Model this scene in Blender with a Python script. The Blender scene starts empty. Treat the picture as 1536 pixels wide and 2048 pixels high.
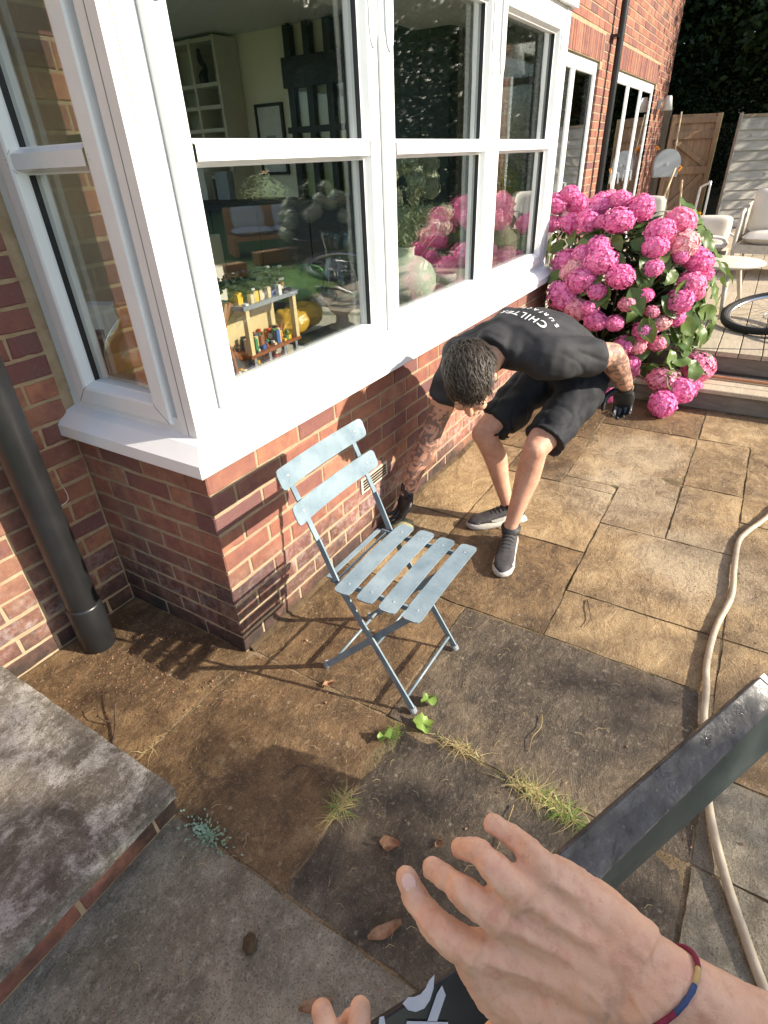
import bpy, bmesh, math, random
import numpy as np
from mathutils import Vector, Matrix, noise
from mathutils.bvhtree import BVHTree
R = math.radians
random.seed(7)
rng = np.random.default_rng(11)
sc = bpy.context.scene
COL = sc.collection

# ------------------------------------------------------------------ camera
cam_d = bpy.data.cameras.new('camera')
cam = bpy.data.objects.new('camera', cam_d)
COL.objects.link(cam)
sc.camera = cam
cam_d.sensor_fit = 'HORIZONTAL'
cam_d.sensor_width = 36
cam_d.lens = 26.26
cam_d.clip_start = 0.02
cam_d.clip_end = 400
c_right = Vector((0.5215, -0.8524, -0.0381))
c_down = Vector((-0.4720, -0.2510, -0.8451))
c_fwd = Vector((0.7108, 0.4587, -0.5332))
m = Matrix((c_right, -c_down, -c_fwd)).transposed().to_4x4()
m.translation = Vector((-0.966, -1.258, 1.53))
cam.matrix_world = m

# ------------------------------------------------------------------ light
SUN_AZ, SUN_EL = 17.0, 27.5            # azimuth from -Y towards +X
sdir = Vector((math.sin(R(SUN_AZ)) * math.cos(R(SUN_EL)), -math.cos(R(SUN_AZ)) * math.cos(R(SUN_EL)), math.sin(R(SUN_EL))))
w = bpy.data.worlds.new('World')
sc.world = w
w.use_nodes = True
nt = w.node_tree
bg = nt.nodes['Background']
sky = nt.nodes.new('ShaderNodeTexSky')
sky.sky_type = 'NISHITA'
sky.sun_disc = False
sky.sun_elevation = R(SUN_EL)
sky.sun_rotation = R(180 - SUN_AZ)
sky.air_density = 1.0
sky.dust_density = 1.5
nt.links.new(sky.outputs[0], bg.inputs[0])
bg.inputs[1].default_value = 0.14
sun_d = bpy.data.lights.new('sun', 'SUN')
sun_d.energy = 4.6
sun_d.angle = R(0.53)
sun_d.color = (1.0, 0.91, 0.77)
sun = bpy.data.objects.new('sun', sun_d)
COL.objects.link(sun)
sun.rotation_euler = sdir.to_track_quat('Z', 'Y').to_euler()
sun.location = sdir * 40
vs = sc.view_settings
vs.view_transform = 'Standard'
vs.look = 'None'
vs.exposure = 1.2
vs.gamma = 1.0
vs.use_curve_mapping = False

# ------------------------------------------------------------------ materials
def col4(c): return (c[0], c[1], c[2], 1)
class NT:
    def __init__(s, name):
        s.m = bpy.data.materials.new(name)
        s.m.use_nodes = True
        s.t = s.m.node_tree
        s.b = s.t.nodes['Principled BSDF']
        s.out = s.t.nodes['Material Output']
    def n(s, typ, **k):
        o = s.t.nodes.new('ShaderNode' + typ)
        for a, v in k.items(): setattr(o, a, v)
        return o
    def l(s, a, b): s.t.links.new(a, b)
    def pos(s, kind='Object'):
        if kind == 'World': return s.n('NewGeometry').outputs['Position']
        return s.n('TexCoord').outputs[kind]
    def vadd(s, v, k):
        o = s.n('VectorMath', operation='ADD'); s.l(v, o.inputs[0])
        if hasattr(k, 'links'): s.l(k, o.inputs[1])
        else: o.inputs[1].default_value = k
        return o.outputs[0]
    def vscale(s, v, k):
        o = s.n('VectorMath', operation='MULTIPLY'); s.l(v, o.inputs[0]); o.inputs[1].default_value = k
        return o.outputs[0]
    def noise(s, v, scale, detail=5, rough=.6, dist=0.0):
        o = s.n('TexNoise'); s.l(v, o.inputs['Vector'])
        o.inputs['Scale'].default_value = scale; o.inputs['Detail'].default_value = detail
        o.inputs['Roughness'].default_value = rough; o.inputs['Distortion'].default_value = dist
        return o.outputs['Fac']
    def voro(s, v, scale, feature='F1'):
        o = s.n('TexVoronoi', feature=feature); s.l(v, o.inputs['Vector']); o.inputs['Scale'].default_value = scale
        return o.outputs['Distance']
    def ramp(s, f, stops, interp='LINEAR'):
        o = s.n('ValToRGB'); s.l(f, o.inputs[0]); e = o.color_ramp; e.interpolation = interp
        while len(e.elements) < len(stops): e.elements.new(.5)
        for i, (p, c) in enumerate(stops):
            e.elements[i].position = p
            e.elements[i].color = col4(c) if hasattr(c, '__len__') else (c, c, c, 1)
        return o.outputs[0]
    def mix(s, f, a, b, mode='MIX'):
        o = s.n('Mix', data_type='RGBA', blend_type=mode)
        if isinstance(f, (int, float)): o.inputs[0].default_value = f
        else: s.l(f, o.inputs[0])
        for i, x in ((6, a), (7, b)):
            if hasattr(x, '__len__') and not hasattr(x, 'links'): o.inputs[i].default_value = col4(x)
            else: s.l(x, o.inputs[i])
        return o.outputs[2]
    def math(s, op, a, b=0.0, clamp=False):
        o = s.n('Math', operation=op, use_clamp=clamp)
        for i, x in ((0, a), (1, b)):
            if isinstance(x, (int, float)): o.inputs[i].default_value = x
            else: s.l(x, o.inputs[i])
        return o.outputs[0]
    def rnd(s):
        a = s.n('ObjectInfo').outputs['Random']; b = s.n('NewGeometry').outputs['Random Per Island']
        return s.math('FRACT', s.math('ADD', a, b))
    def bump(s, h, strength, dist=.01):
        o = s.n('Bump'); s.l(h, o.inputs['Height']); o.inputs['Strength'].default_value = strength; o.inputs['Distance'].default_value = dist
        s.l(o.outputs[0], s.b.inputs['Normal'])
    def set(s, color=None, rough=None, metal=None, spec=None, **k):
        for key, x in (('Base Color', color), ('Roughness', rough), ('Metallic', metal), ('Specular IOR Level', spec)):
            if x is None: continue
            if hasattr(x, 'links'): s.l(x, s.b.inputs[key])
            else: s.b.inputs[key].default_value = col4(x) if hasattr(x, '__len__') else x
        for key, x in k.items(): s.b.inputs[key.replace('_', ' ')].default_value = x

def basic(name, c1, c2, scale=8, rough=.6, bump=.15, bscale=40, metal=0, spec=.4, jit=0.0, rvar=.1, coord='Object', dist=.004, stretch=None, **k):
    M = NT(name)
    p = M.pos(coord)
    ri = M.n('ObjectInfo').outputs['Random']
    p = M.vadd(p, M.mix(ri, (0, 0, 0), (7, 3, 5)))
    if stretch: p = M.vscale(p, stretch)
    f = M.noise(p, scale, 6)
    c = M.ramp(f, [(.3, c1), (.7, c2)])
    if jit:
        h = M.n('HueSaturation'); M.l(c, h.inputs['Color'])
        M.l(M.math('ADD', M.math('MULTIPLY', M.rnd(), 2 * jit), 1 - jit), h.inputs['Value'])
        c = h.outputs[0]
    M.set(c, M.math('ADD', M.math('MULTIPLY', M.noise(p, scale * 2.3), 2 * rvar), rough - rvar), metal, spec, **k)
    if bump: M.bump(M.noise(p, bscale, 6), bump, dist)
    return M.m

def mat_brick(name, far=False):
    M = NT(name)
    r = M.rnd()
    p = M.pos('World'); po = M.pos('Object')
    base = M.ramp(r, [(0, (.25, .100, .064)), (.22, (.33, .150, .088)), (.42, (.19, .085, .068)), (.62, (.36, .180, .105)), (.80, (.135, .070, .066)), (1, (.28, .120, .074))])
    n1 = M.noise(p, 14, 7, .65)
    c = M.mix(M.ramp(n1, [(.38, 0), (.68, .75)]), base, (.155, .060, .062))
    n2 = M.noise(p, 130, 4, .7)
    c = M.mix(M.ramp(n2, [(.58, 0), (.72, .35)]), c, (.46, .25, .16))
    if not far:
        # lime bloom and soil splash low on the wall, each with its own patchy outline
        z = M.n('SeparateXYZ'); M.l(p, z.inputs[0])
        zb = M.ramp(M.math('ADD', M.math('MULTIPLY', z.outputs[2], 1.6), M.math('MULTIPLY', M.noise(p, 5, 5), .35)), [(.28, 0), (.42, 1), (.58, .6), (.72, 0)])
        bl = M.math('MULTIPLY', zb, M.ramp(M.noise(p, 26, 7, .72), [(.46, 0), (.70, .75)]))
        c = M.mix(bl, c, (.50, .46, .45))
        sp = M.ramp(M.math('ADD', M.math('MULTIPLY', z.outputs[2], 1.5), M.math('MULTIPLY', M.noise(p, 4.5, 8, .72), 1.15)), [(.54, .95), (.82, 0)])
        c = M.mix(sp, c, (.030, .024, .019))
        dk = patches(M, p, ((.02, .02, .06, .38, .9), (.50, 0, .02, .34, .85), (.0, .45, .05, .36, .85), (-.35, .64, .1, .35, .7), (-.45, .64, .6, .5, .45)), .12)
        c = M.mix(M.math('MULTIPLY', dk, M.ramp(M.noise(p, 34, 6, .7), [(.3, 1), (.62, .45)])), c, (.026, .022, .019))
    M.set(c, M.ramp(n1, [(.3, .75), (.7, .92)]), 0, .3)
    M.bump(M.math('ADD', M.noise(p, 60, 6, .7), M.math('MULTIPLY', n2, .6)), .55, .004)
    return M.m

def patches(M, w0, spots, warp=.22):
    n = M.n('TexNoise'); M.l(w0, n.inputs['Vector']); n.inputs['Scale'].default_value = 5.0; n.inputs['Detail'].default_value = 8.0; n.inputs['Roughness'].default_value = .7
    q = M.vadd(w0, M.vscale(M.vadd(n.outputs['Color'], (-.5, -.5, -.5)), (warp * 2, warp * 2, warp * 2)))
    out = None
    for (x, y, z, r_, k) in spots:
        d = M.n('VectorMath', operation='DISTANCE'); M.l(q, d.inputs[0]); d.inputs[1].default_value = (x, y, z)
        f = M.math('MULTIPLY', M.math('SUBTRACT', 1.0, M.math('DIVIDE', d.outputs['Value'], r_), True), k * 2.2, True)
        f = M.math('MINIMUM', f, k)
        out = f if out is None else M.math('MAXIMUM', out, f)
    return out

def mat_slab(name, tones, seed, silt=.5, lichen=0.0):
    M = NT(name)
    w0 = M.pos('World')
    p = M.vadd(w0, (seed, seed * .7, 0))
    ri = M.n('ObjectInfo').outputs['Random']
    big = M.noise(w0, 1.9, 7, .62, .5)
    mid = M.noise(M.vscale(p, (1, 1.6, 1)), 7, 9, .74, .8)
    fine = M.noise(p, 48, 8, .78)
    grit = M.noise(p, 230, 4, .7)
    c = M.ramp(mid, [(.30, tones[0]), (.45, tones[1]), (.57, tones[2]), (.74, tones[3])])
    c = M.mix(M.math('MULTIPLY', ri, .3), c, tones[2])
    # washed-out silt film and damp stains run across the joints
    sl = M.math('MULTIPLY', M.ramp(M.noise(M.vadd(w0, (4, 9, 0)), 2.6, 8, .7, .7), [(.48, 0), (.62, silt)]), M.ramp(fine, [(.35, .35), (.6, 1)]))
    c = M.mix(sl, c, (.44, .290, .140))
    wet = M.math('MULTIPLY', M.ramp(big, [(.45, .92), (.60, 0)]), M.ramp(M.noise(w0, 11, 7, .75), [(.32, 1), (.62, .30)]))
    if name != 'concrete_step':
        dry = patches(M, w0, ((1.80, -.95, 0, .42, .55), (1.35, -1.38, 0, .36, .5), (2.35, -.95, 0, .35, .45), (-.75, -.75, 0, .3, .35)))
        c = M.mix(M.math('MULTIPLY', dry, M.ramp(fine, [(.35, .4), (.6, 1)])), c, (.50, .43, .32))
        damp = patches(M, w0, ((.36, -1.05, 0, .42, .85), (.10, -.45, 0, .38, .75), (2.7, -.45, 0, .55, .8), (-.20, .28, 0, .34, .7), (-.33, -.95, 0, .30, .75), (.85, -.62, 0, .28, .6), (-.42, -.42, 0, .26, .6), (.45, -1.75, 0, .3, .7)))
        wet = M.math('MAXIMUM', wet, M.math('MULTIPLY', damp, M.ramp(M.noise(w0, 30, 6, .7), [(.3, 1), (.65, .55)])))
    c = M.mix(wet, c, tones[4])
    if lichen: c = M.mix(M.math('MULTIPLY', M.ramp(M.noise(p, 7.0, 10, .76, .3), [(.48, 0), (.58, lichen)]), M.ramp(fine, [(.3, .4), (.6, 1)])), c, (.52, .50, .455))
    sp = M.voro(p, 23)
    spk = M.math('MULTIPLY', M.ramp(sp, [(.05, 1), (.16, 0)]), M.ramp(M.noise(p, 6, 3), [(.48, 0), (.60, .7)]))
    c = M.mix(spk, c, (.44, .40, .30))
    c = M.mix(M.ramp(fine, [(.54, 0), (.68, .75)]), c, tones[5])
    c = M.mix(M.ramp(fine, [(.32, .7), (.44, 0)]), c, tones[0])
    c = M.mix(M.ramp(grit, [(.36, .75), (.46, 0)]), c, (.030, .024, .017))
    c = M.mix(M.ramp(grit, [(.60, 0), (.70, .5)]), c, (.46, .39, .28))
    M.set(c, M.math('ADD', M.math('SUBTRACT', .72, M.math('MULTIPLY', wet, .42)), M.math('MULTIPLY', fine, .16)), 0, .45)
    h = M.math('ADD', M.math('MULTIPLY', mid, 1.5), M.math('ADD', M.math('MULTIPLY', fine, .9), M.math('MULTIPLY', grit, .35)))
    M.bump(h, .9, .009)
    return M.m

def mat_leaf(name, c1, c2, trans=.3, rough=.45, spec=.4):
    M = NT(name)
    r = M.rnd()
    c = M.ramp(r, [(0, c1), (1, c2)])
    c = M.mix(M.math('MULTIPLY', M.noise(M.pos('Object'), 30), .3), c, c2)
    M.set(c, rough, 0, spec)
    tr = M.n('BsdfTranslucent'); M.l(c, tr.inputs[0])
    mx = M.n('MixShader'); mx.inputs[0].default_value = trans
    M.l(M.b.outputs[0], mx.inputs[1]); M.l(tr.outputs[0], mx.inputs[2]); M.l(mx.outputs[0], M.out.inputs[0])
    return M.m

def mat_glass(name, tint=(.93, .96, .95), k=1.0):
    M = NT(name)
    g = M.n('NewGeometry')
    d = M.n('VectorMath', operation='DOT_PRODUCT'); M.l(g.outputs['Normal'], d.inputs[0]); M.l(g.outputs['Incoming'], d.inputs[1])
    a = M.math('SUBTRACT', 1.0, M.math('ABSOLUTE', d.outputs['Value']), True)
    f = M.math('MULTIPLY', M.math('ADD', M.math('MULTIPLY', M.math('POWER', a, 5.0), .95), .05), k, True)
    t = M.n('BsdfTransparent'); t.inputs[0].default_value = col4(tint)
    gl = M.n('BsdfGlossy'); gl.inputs['Roughness'].default_value = 0.0
    mx = M.n('MixShader'); M.l(f, mx.inputs[0]); M.l(t.outputs[0], mx.inputs[1]); M.l(gl.outputs[0], mx.inputs[2])
    M.l(mx.outputs[0], M.out.inputs[0])
    return M.m

def mat_skin(name, c1, c2, c3, scale=30, tattoo=0):
    M = NT(name)
    p = M.pos('World')
    c = M.ramp(M.noise(p, scale, 6, .6), [(.32, c1), (.55, c2), (.75, c3)])
    c = M.mix(M.math('MULTIPLY', M.ramp(M.noise(p, scale * 5, 4), [(.60, 0), (.70, 1)]), .30), c, (c3[0] * .75, c3[1] * .55, c3[2] * .5))
    if tattoo:
        t = M.ramp(M.noise(p, 26, 4, .55, 1.4), [(.47, 0), (.53, 1)])
        t2 = M.ramp(M.voro(p, 34), [(.22, 1), (.30, 0)])
        c = M.mix(M.math('MULTIPLY', M.math('MAXIMUM', t, t2), tattoo), c, (.10, .075, .07))
    M.set(c, .48, 0, .4, Subsurface_Weight=.12)
    M.b.inputs['Subsurface Radius'].default_value = (.01, .004, .002)
    cr = M.voro(p, 520, 'DISTANCE_TO_EDGE')
    M.bump(M.math('ADD', M.math('ADD', M.noise(p, 420, 3), M.math('MULTIPLY', M.ramp(cr, [(0, 0), (.12, 1)]), .5)), M.math('MULTIPLY', M.noise(p, 120, 5), 1.2)), .26, .0013)
    c = M.mix(M.math('MULTIPLY', M.ramp(M.noise(p, 62, 6, .65), [(.50, 0), (.68, 1)]), .45), c, (.52, .215, .145)); M.l(c, M.b.inputs['Base Color'])
    return M.m

def mat_wood(name, c1, c2, axis=(1, 14, 14), rough=.7, scale=3, jit=.15, knots=0.0):
    M = NT(name)
    p = M.pos('Object')
    ri = M.n('ObjectInfo').outputs['Random']
    p = M.vadd(p, M.mix(ri, (0, 0, 0), (9, 4, 6)))
    g = M.noise(M.vscale(p, axis), scale, 7, .65, .5)
    c = M.ramp(g, [(.3, c1), (.7, c2)])
    if knots:
        k = M.ramp(M.voro(M.vscale(p, (axis[0] * .9 if axis[0] > 1 else .9, 1.6, 1.6)), 2.2), [(.05, knots), (.12, 0)])
        c = M.mix(k, c, (c1[0] * .4, c1[1] * .35, c1[2] * .3))
    h = M.n('HueSaturation'); M.l(c, h.inputs['Color'])
    M.l(M.math('ADD', M.math('MULTIPLY', ri, 2 * jit), 1 - jit), h.inputs['Value'])
    M.set(h.outputs[0], rough, 0, .3)
    M.bump(g, .35, .004)
    return M.m

MT = {}
MT['brick'] = mat_brick('brick')
MT['brick_far'] = mat_brick('brick_far', True)
MT['mortar'] = basic('mortar', (.255, .190, .118), (.37, .295, .195), 20, .95, .6, 140, spec=.15, coord='Object')
TAN = [(.150, .092, .042), (.30, .192, .090), (.44, .305, .155), (.56, .42, .245), (.105, .060, .025), (.50, .385, .235)]
BRN = [(.060, .034, .015), (.145, .082, .034), (.255, .152, .066), (.38, .255, .130), (.040, .022, .010), (.36, .255, .14)]
GRY = [(.040, .029, .019), (.110, .080, .051), (.205, .152, .098), (.33, .262, .185), (.026, .019, .013), (.30, .24, .17)]
MT['slab_tan'] = mat_slab('slab_tan', TAN, 0)
MT['slab_brown'] = mat_slab('slab_brown', BRN, 3.1)
MT['slab_grey'] = mat_slab('slab_grey', GRY, 6.7, .25)
MT['slab_pale'] = mat_slab('slab_pale', [(.130, .108, .074), (.24, .208, .150), (.36, .318, .240), (.48, .435, .345), (.085, .068, .043), (.46, .42, .33)], 4.3, .2)
MT['slab_black'] = mat_slab('slab_black', [(.032, .024, .017), (.085, .064, .043), (.160, .122, .082), (.27, .218, .155), (.020, .015, .010), (.26, .21, .15)], 8.8, .22)
MT['soil'] = basic('soil', (.050, .034, .020), (.12, .082, .046), 16, .95, .8, 120, spec=.2, coord='Object', dist=.01)
def mat_joint():
    M = NT('joint_fill'); p = M.pos('World')
    c = M.ramp(M.noise(p, 9, 7, .7), [(.3, (.08, .058, .035)), (.45, (.19, .135, .075)), (.6, (.30, .22, .13)), (.75, (.38, .30, .20))])
    c = M.mix(M.ramp(M.noise(M.vadd(p, (5, 2, 1)), 5, 6), [(.52, 0), (.64, .7)]), c, (.050, .062, .022))
    c = M.mix(M.ramp(M.noise(p, 210, 4), [(.36, .7), (.48, 0)]), c, (.025, .02, .014))
    M.set(c, .95, 0, .2); M.bump(M.noise(p, 140, 6, .7), .9, .008); return M.m
MT['joint'] = mat_joint()
def mat_lawn():
    M = NT('lawn'); p = M.pos('World')
    c = M.ramp(M.noise(p, 1.2, 7, .7), [(.3, (.12, .20, .034)), (.6, (.18, .29, .055)), (.8, (.25, .34, .08))])
    c = M.mix(M.ramp(M.noise(p, 45, 4), [(.35, .6), (.6, 0)]), c, (.03, .06, .012))
    M.set(c, .9, 0, .2); M.bump(M.noise(p, 90, 5), 1.0, .03); return M.m
MT['lawn'] = mat_lawn()
MT['concrete'] = mat_slab('concrete_step', [(.075, .064, .048), (.165, .145, .112), (.28, .252, .205), (.42, .39, .33), (.045, .038, .028), (.42, .385, .33)], 1.9, .1, .8)
MT['upvc'] = basic('white_upvc', (.67, .68, .68), (.75, .755, .75), 5, .32, .05, 25, spec=.5, rvar=.05)
MT['weld'] = basic('weld_groove', (.16, .155, .14), (.22, .21, .19), 8, .6, 0)
MT['gasket'] = basic('black_gasket', (.012, .012, .014), (.02, .02, .02), 8, .5, 0)
MT['glass'] = mat_glass('window_glass', (.95, .97, .96), 3.3)
MT['glass2'] = mat_glass('clear_glass', (.88, .92, .90), 1.0)
MT['pipe_black'] = basic('black_pipe_plastic', (.007, .0075, .008), (.014, .0145, .016), 9, .36, .06, 30, spec=.55, rvar=.1)
MT['cream_wall'] = basic('cream_plaster', (.80, .73, .54), (.84, .77, .58), 4, .9, .08, 60, spec=.2)
MT['ceil'] = basic('ceiling_white', (.68, .67, .62), (.72, .71, .66), 4, .9, .05, 60)
MT['floor_in'] = mat_wood('oak_floor', (.26, .19, .12), (.38, .29, .19), (2, 10, 10))
MT['navy'] = basic('dim_room_navy', (.012, .017, .026), (.02, .026, .036), 6, .45, .05)  # dimness of the room put into the colour
MT['black_frame'] = basic('black_frame_paint', (.012, .012, .013), (.022, .022, .022), 6, .5, .05)
MT['shelf'] = basic('shelf_paint', (.52, .48, .38), (.58, .54, .43), 5, .6, .05)
MT['chair'] = basic('blue_grey_chair_paint', (.120, .172, .208), (.235, .292, .320), 11, .32, .25, 70, spec=.5, rvar=.2)
MT['rivet'] = basic('rivet_metal', (.30, .36, .38), (.38, .43, .45), 10, .3, .05, metal=.5)
MT['foot'] = basic('grey_rubber_foot', (.16, .18, .20), (.24, .26, .28), 10, .6, .1)
MT['deck'] = mat_wood('deck_board', (.33, .27, .19), (.45, .38, .28), (2, 18, 18), .75, 3, .10)
MT['deck_dark'] = mat_wood('deck_fascia', (.13, .11, .085), (.22, .19, .15), (18, 2, 10), .8, 3, .12)
MT['gate'] = mat_wood('gate_timber', (.27, .155, .085), (.42, .27, .16), (10, 10, 1.2), .8, 3, .14, .6)
MT['gate_edge'] = mat_wood('sunlit_timber', (.52, .42, .16), (.62, .52, .24), (10, 10, 1.2), .8, 3, .1)  # brighter copy of the gate timber for its sunlit edge
MT['shed'] = mat_wood('weathered_board', (.30, .28, .24), (.46, .43, .37), (10, 1.6, 10), .85, 3, .12, .5)
MT['post'] = mat_wood('fence_post', (.20, .15, .10), (.32, .25, .17), (10, 10, 1.2), .85)
MT['sleeper'] = mat_wood('orange_sleeper', (.50, .24, .07), (.62, .33, .12), (1.2, 10, 10), .7)
MT['grey_plastic'] = basic('grey_plastic', (.33, .36, .37), (.40, .42, .43), 6, .45, .05, 30)
MT['orange_plastic'] = basic('orange_plastic', (.72, .26, .03), (.80, .32, .05), 6, .4, .05)
MT['yellow_plastic'] = basic('yellow_plastic', (.80, .42, .03), (.85, .48, .05), 6, .4, .05)
MT['steel'] = basic('galvanised_pipe', (.50, .52, .54), (.62, .63, .64), 10, .32, .08, metal=.7)
MT['pole'] = mat_wood('pale_pole', (.58, .42, .24), (.70, .54, .34), (10, 10, 1), .6)
MT['cushion'] = basic('cream_cushion_cloth', (.60, .56, .48), (.70, .66, .58), 6, .95, .5, 220, spec=.1, dist=.003)
MT['rope'] = basic('beige_rope_frame', (.44, .40, .34), (.58, .53, .46), 20, .8, .5, 90)
MT['table'] = basic('taupe_table_top', (.50, .44, .36), (.58, .52, .44), 6, .55, .1)
MT['tyre'] = basic('tyre_rubber', (.015, .015, .016), (.035, .033, .030), 30, .8, .4, 90)
MT['bike_black'] = basic('bike_black', (.014, .015, .017), (.03, .03, .034), 10, .3, .05)
MT['chrome'] = basic('bike_alloy', (.55, .56, .58), (.68, .69, .70), 10, .25, .05, metal=.9)
MT['hose'] = basic('beige_hose_rubber', (.34, .28, .20), (.47, .40, .30), 18, .55, .3, 80)
MT['brown_hose'] = basic('brown_hose_rubber', (.36, .16, .07), (.44, .21, .10), 20, .5, .1)
MT['tee'] = basic('black_tshirt_cotton', (.022, .022, .024), (.036, .035, .038), 12, .75, .35, 420, spec=.25, dist=.0015)
MT['shorts'] = basic('black_shorts_cloth', (.016, .017, .020), (.026, .027, .031), 12, .78, .3, 300, spec=.25, dist=.0015)
MT['glove'] = basic('black_nitrile_glove', (.010, .010, .011), (.02, .02, .021), 20, .38, .3, 150, spec=.5)
MT['print'] = basic('white_print', (.72, .72, .72), (.80, .80, .80), 20, .7, .05)
MT['skin'] = mat_skin('skin', (.50, .255, .165), (.60, .330, .225), (.56, .27, .19), 22)
MT['skin_tattoo'] = mat_skin('skin_tattooed', (.46, .235, .155), (.54, .295, .20), (.50, .25, .17), 22, .8)
MT['hand_skin'] = mat_skin('hand_skin', (.68, .390, .250), (.76, .475, .325), (.68, .320, .215), 40)
MT['nail'] = basic('finger_nail', (.74, .46, .36), (.80, .54, .43), 60, .28, .03, spec=.5)
MT['shoe'] = basic('grey_mesh_shoe', (.030, .028, .030), (.070, .064, .066), 40, .8, .5, 260, dist=.002)
MT['shoe_dark'] = basic('dark_shoe_trim', (.018, .018, .02), (.035, .034, .036), 30, .6, .3, 160)
MT['sole'] = basic('white_sole_foam', (.34, .32, .29), (.46, .44, .40), 20, .6, .15, 90)
MT['sponge'] = basic('yellow_green_pad', (.22, .21, .11), (.34, .31, .17), 25, .9, .6, 120)
def mat_hair():
    M = NT('dark_brown_hair'); r = M.rnd()
    c = M.ramp(r, [(0, (.020, .014, .010)), (.6, (.045, .033, .024)), (.9, (.075, .06, .048)), (1, (.09, .075, .062))])
    M.set(c, .5, 0, .3); return M.m
MT['hair'] = mat_hair()
def mat_hair_grey():
    M = NT('grey_side_hair'); r = M.rnd()
    c = M.ramp(r, [(0, (.03, .025, .02)), (.5, (.08, .07, .06)), (1, (.26, .245, .225))])
    M.set(c, .55, 0, .3); return M.m
MT['hair_grey'] = mat_hair_grey()
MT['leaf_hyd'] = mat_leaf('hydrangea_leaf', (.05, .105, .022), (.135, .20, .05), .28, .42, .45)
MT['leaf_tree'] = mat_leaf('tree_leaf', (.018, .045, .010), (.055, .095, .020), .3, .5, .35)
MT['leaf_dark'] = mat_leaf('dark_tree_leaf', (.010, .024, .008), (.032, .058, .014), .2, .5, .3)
MT['leaf_weed'] = mat_leaf('weed_leaf', (.16, .26, .05), (.26, .38, .08), .35)
MT['leaf_olive'] = mat_leaf('olive_leaf', (.20, .23, .15), (.36, .38, .27), .2)
MT['leaf_sedum'] = mat_leaf('sedum_leaf', (.16, .27, .18), (.28, .40, .29), .2)
MT['pale_head'] = mat_leaf('pale_flower', (.42, .47, .32), (.62, .66, .50), .2)
MT['sprig'] = mat_leaf('yellow_sprig', (.50, .36, .03), (.62, .50, .08), .3)
def mat_petal():
    M = NT('pink_petal')
    ri = M.n('ObjectInfo').outputs['Random']; r = M.n('NewGeometry').outputs['Random Per Island']
    a = M.ramp(ri, [(0, (.80, .12, .40)), (.35, (.86, .19, .48)), (.6, (.80, .14, .46)), (.82, (.86, .28, .42)), (.94, (.86, .40, .44)), (1, (.82, .54, .46))])
    c = M.mix(M.math('MULTIPLY', r, .55), a, (.88, .48, .60))
    M.set(c, .6, 0, .25)
    tr = M.n('BsdfTranslucent'); M.l(c, tr.inputs[0])
    mx = M.n('MixShader'); mx.inputs[0].default_value = .25
    M.l(M.b.outputs[0], mx.inputs[1]); M.l(tr.outputs[0], mx.inputs[2]); M.l(mx.outputs[0], M.out.inputs[0])
    return M.m
MT['petal'] = mat_petal()
MT['dry_grass'] = mat_leaf('dry_grass', (.36, .27, .10), (.58, .47, .24), .3)
MT['green_grass'] = mat_leaf('green_grass', (.10, .18, .03), (.24, .32, .07), .3)
MT['bark'] = basic('bark', (.05, .038, .026), (.12, .095, .07), 12, .95, .9, 60, dist=.01)
MT['stem'] = basic('plant_stem', (.12, .12, .04), (.20, .16, .07), 15, .7, .2)
MT['dead_leaf'] = basic('dead_leaf', (.16, .075, .035), (.34, .19, .11), 60, .8, .4, 160)
MT['red_chip'] = basic('red_chip', (.16, .075, .042), (.32, .19, .12), 60, .85, .4, 160, jit=.5)
MT['twig'] = basic('twig', (.045, .030, .02), (.11, .075, .05), 60, .9, .4, 160)
MT['pale_ceramic'] = basic('pale_green_ceramic', (.50, .54, .42), (.58, .61, .49), 5, .5, .1, 60)
MT['beige_ceramic'] = basic('beige_stoneware', (.46, .38, .28), (.56, .48, .37), 12, .8, .3, 90)
MT['white_ceramic'] = basic('white_stone', (.58, .55, .49), (.70, .67, .61), 12, .7, .2, 90)
MT['amber'] = mat_glass('amber_glass', (.93, .76, .48), 1.6)
MT['green_bag'] = basic('green_foil_bag', (.07, .20, .07), (.14, .30, .12), 6, .35, .3, 30)
MT['yellow_bag'] = basic('yellow_foil_bag', (.52, .29, .03), (.64, .40, .06), 6, .35, .3, 30)
MT['blue_cloth'] = basic('blue_cloth', (.03, .10, .30), (.06, .17, .42), 8, .85, .3, 120)
MT['toy_tan'] = basic('tan_toy_plastic', (.62, .48, .25), (.68, .54, .30), 6, .35, 0)
MT['toy_grey'] = basic('grey_toy_plastic', (.20, .22, .24), (.28, .30, .32), 6, .35, 0)
MT['toy_brown'] = basic('brown_toy_plastic', (.22, .07, .03), (.28, .10, .04), 6, .4, 0)
MT['toy_dark'] = basic('dark_toy_plastic', (.015, .03, .025), (.03, .045, .04), 6, .35, 0)
def mat_toys():
    M = NT('mixed_toy_plastic')
    c = M.ramp(M.rnd(), [(0, (.75, .45, .04)), (.14, (.30, .11, .05)), (.28, (.05, .12, .35)), (.4, (.62, .50, .28)), (.52, (.06, .25, .09)), (.64, (.60, .10, .04)), (.76, (.65, .64, .60)), (.88, (.02, .02, .025))], 'CONSTANT')
    M.set(c, .35, 0, .5); return M.m
MT['toys'] = mat_toys()
MT['grey_board'] = None
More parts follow.
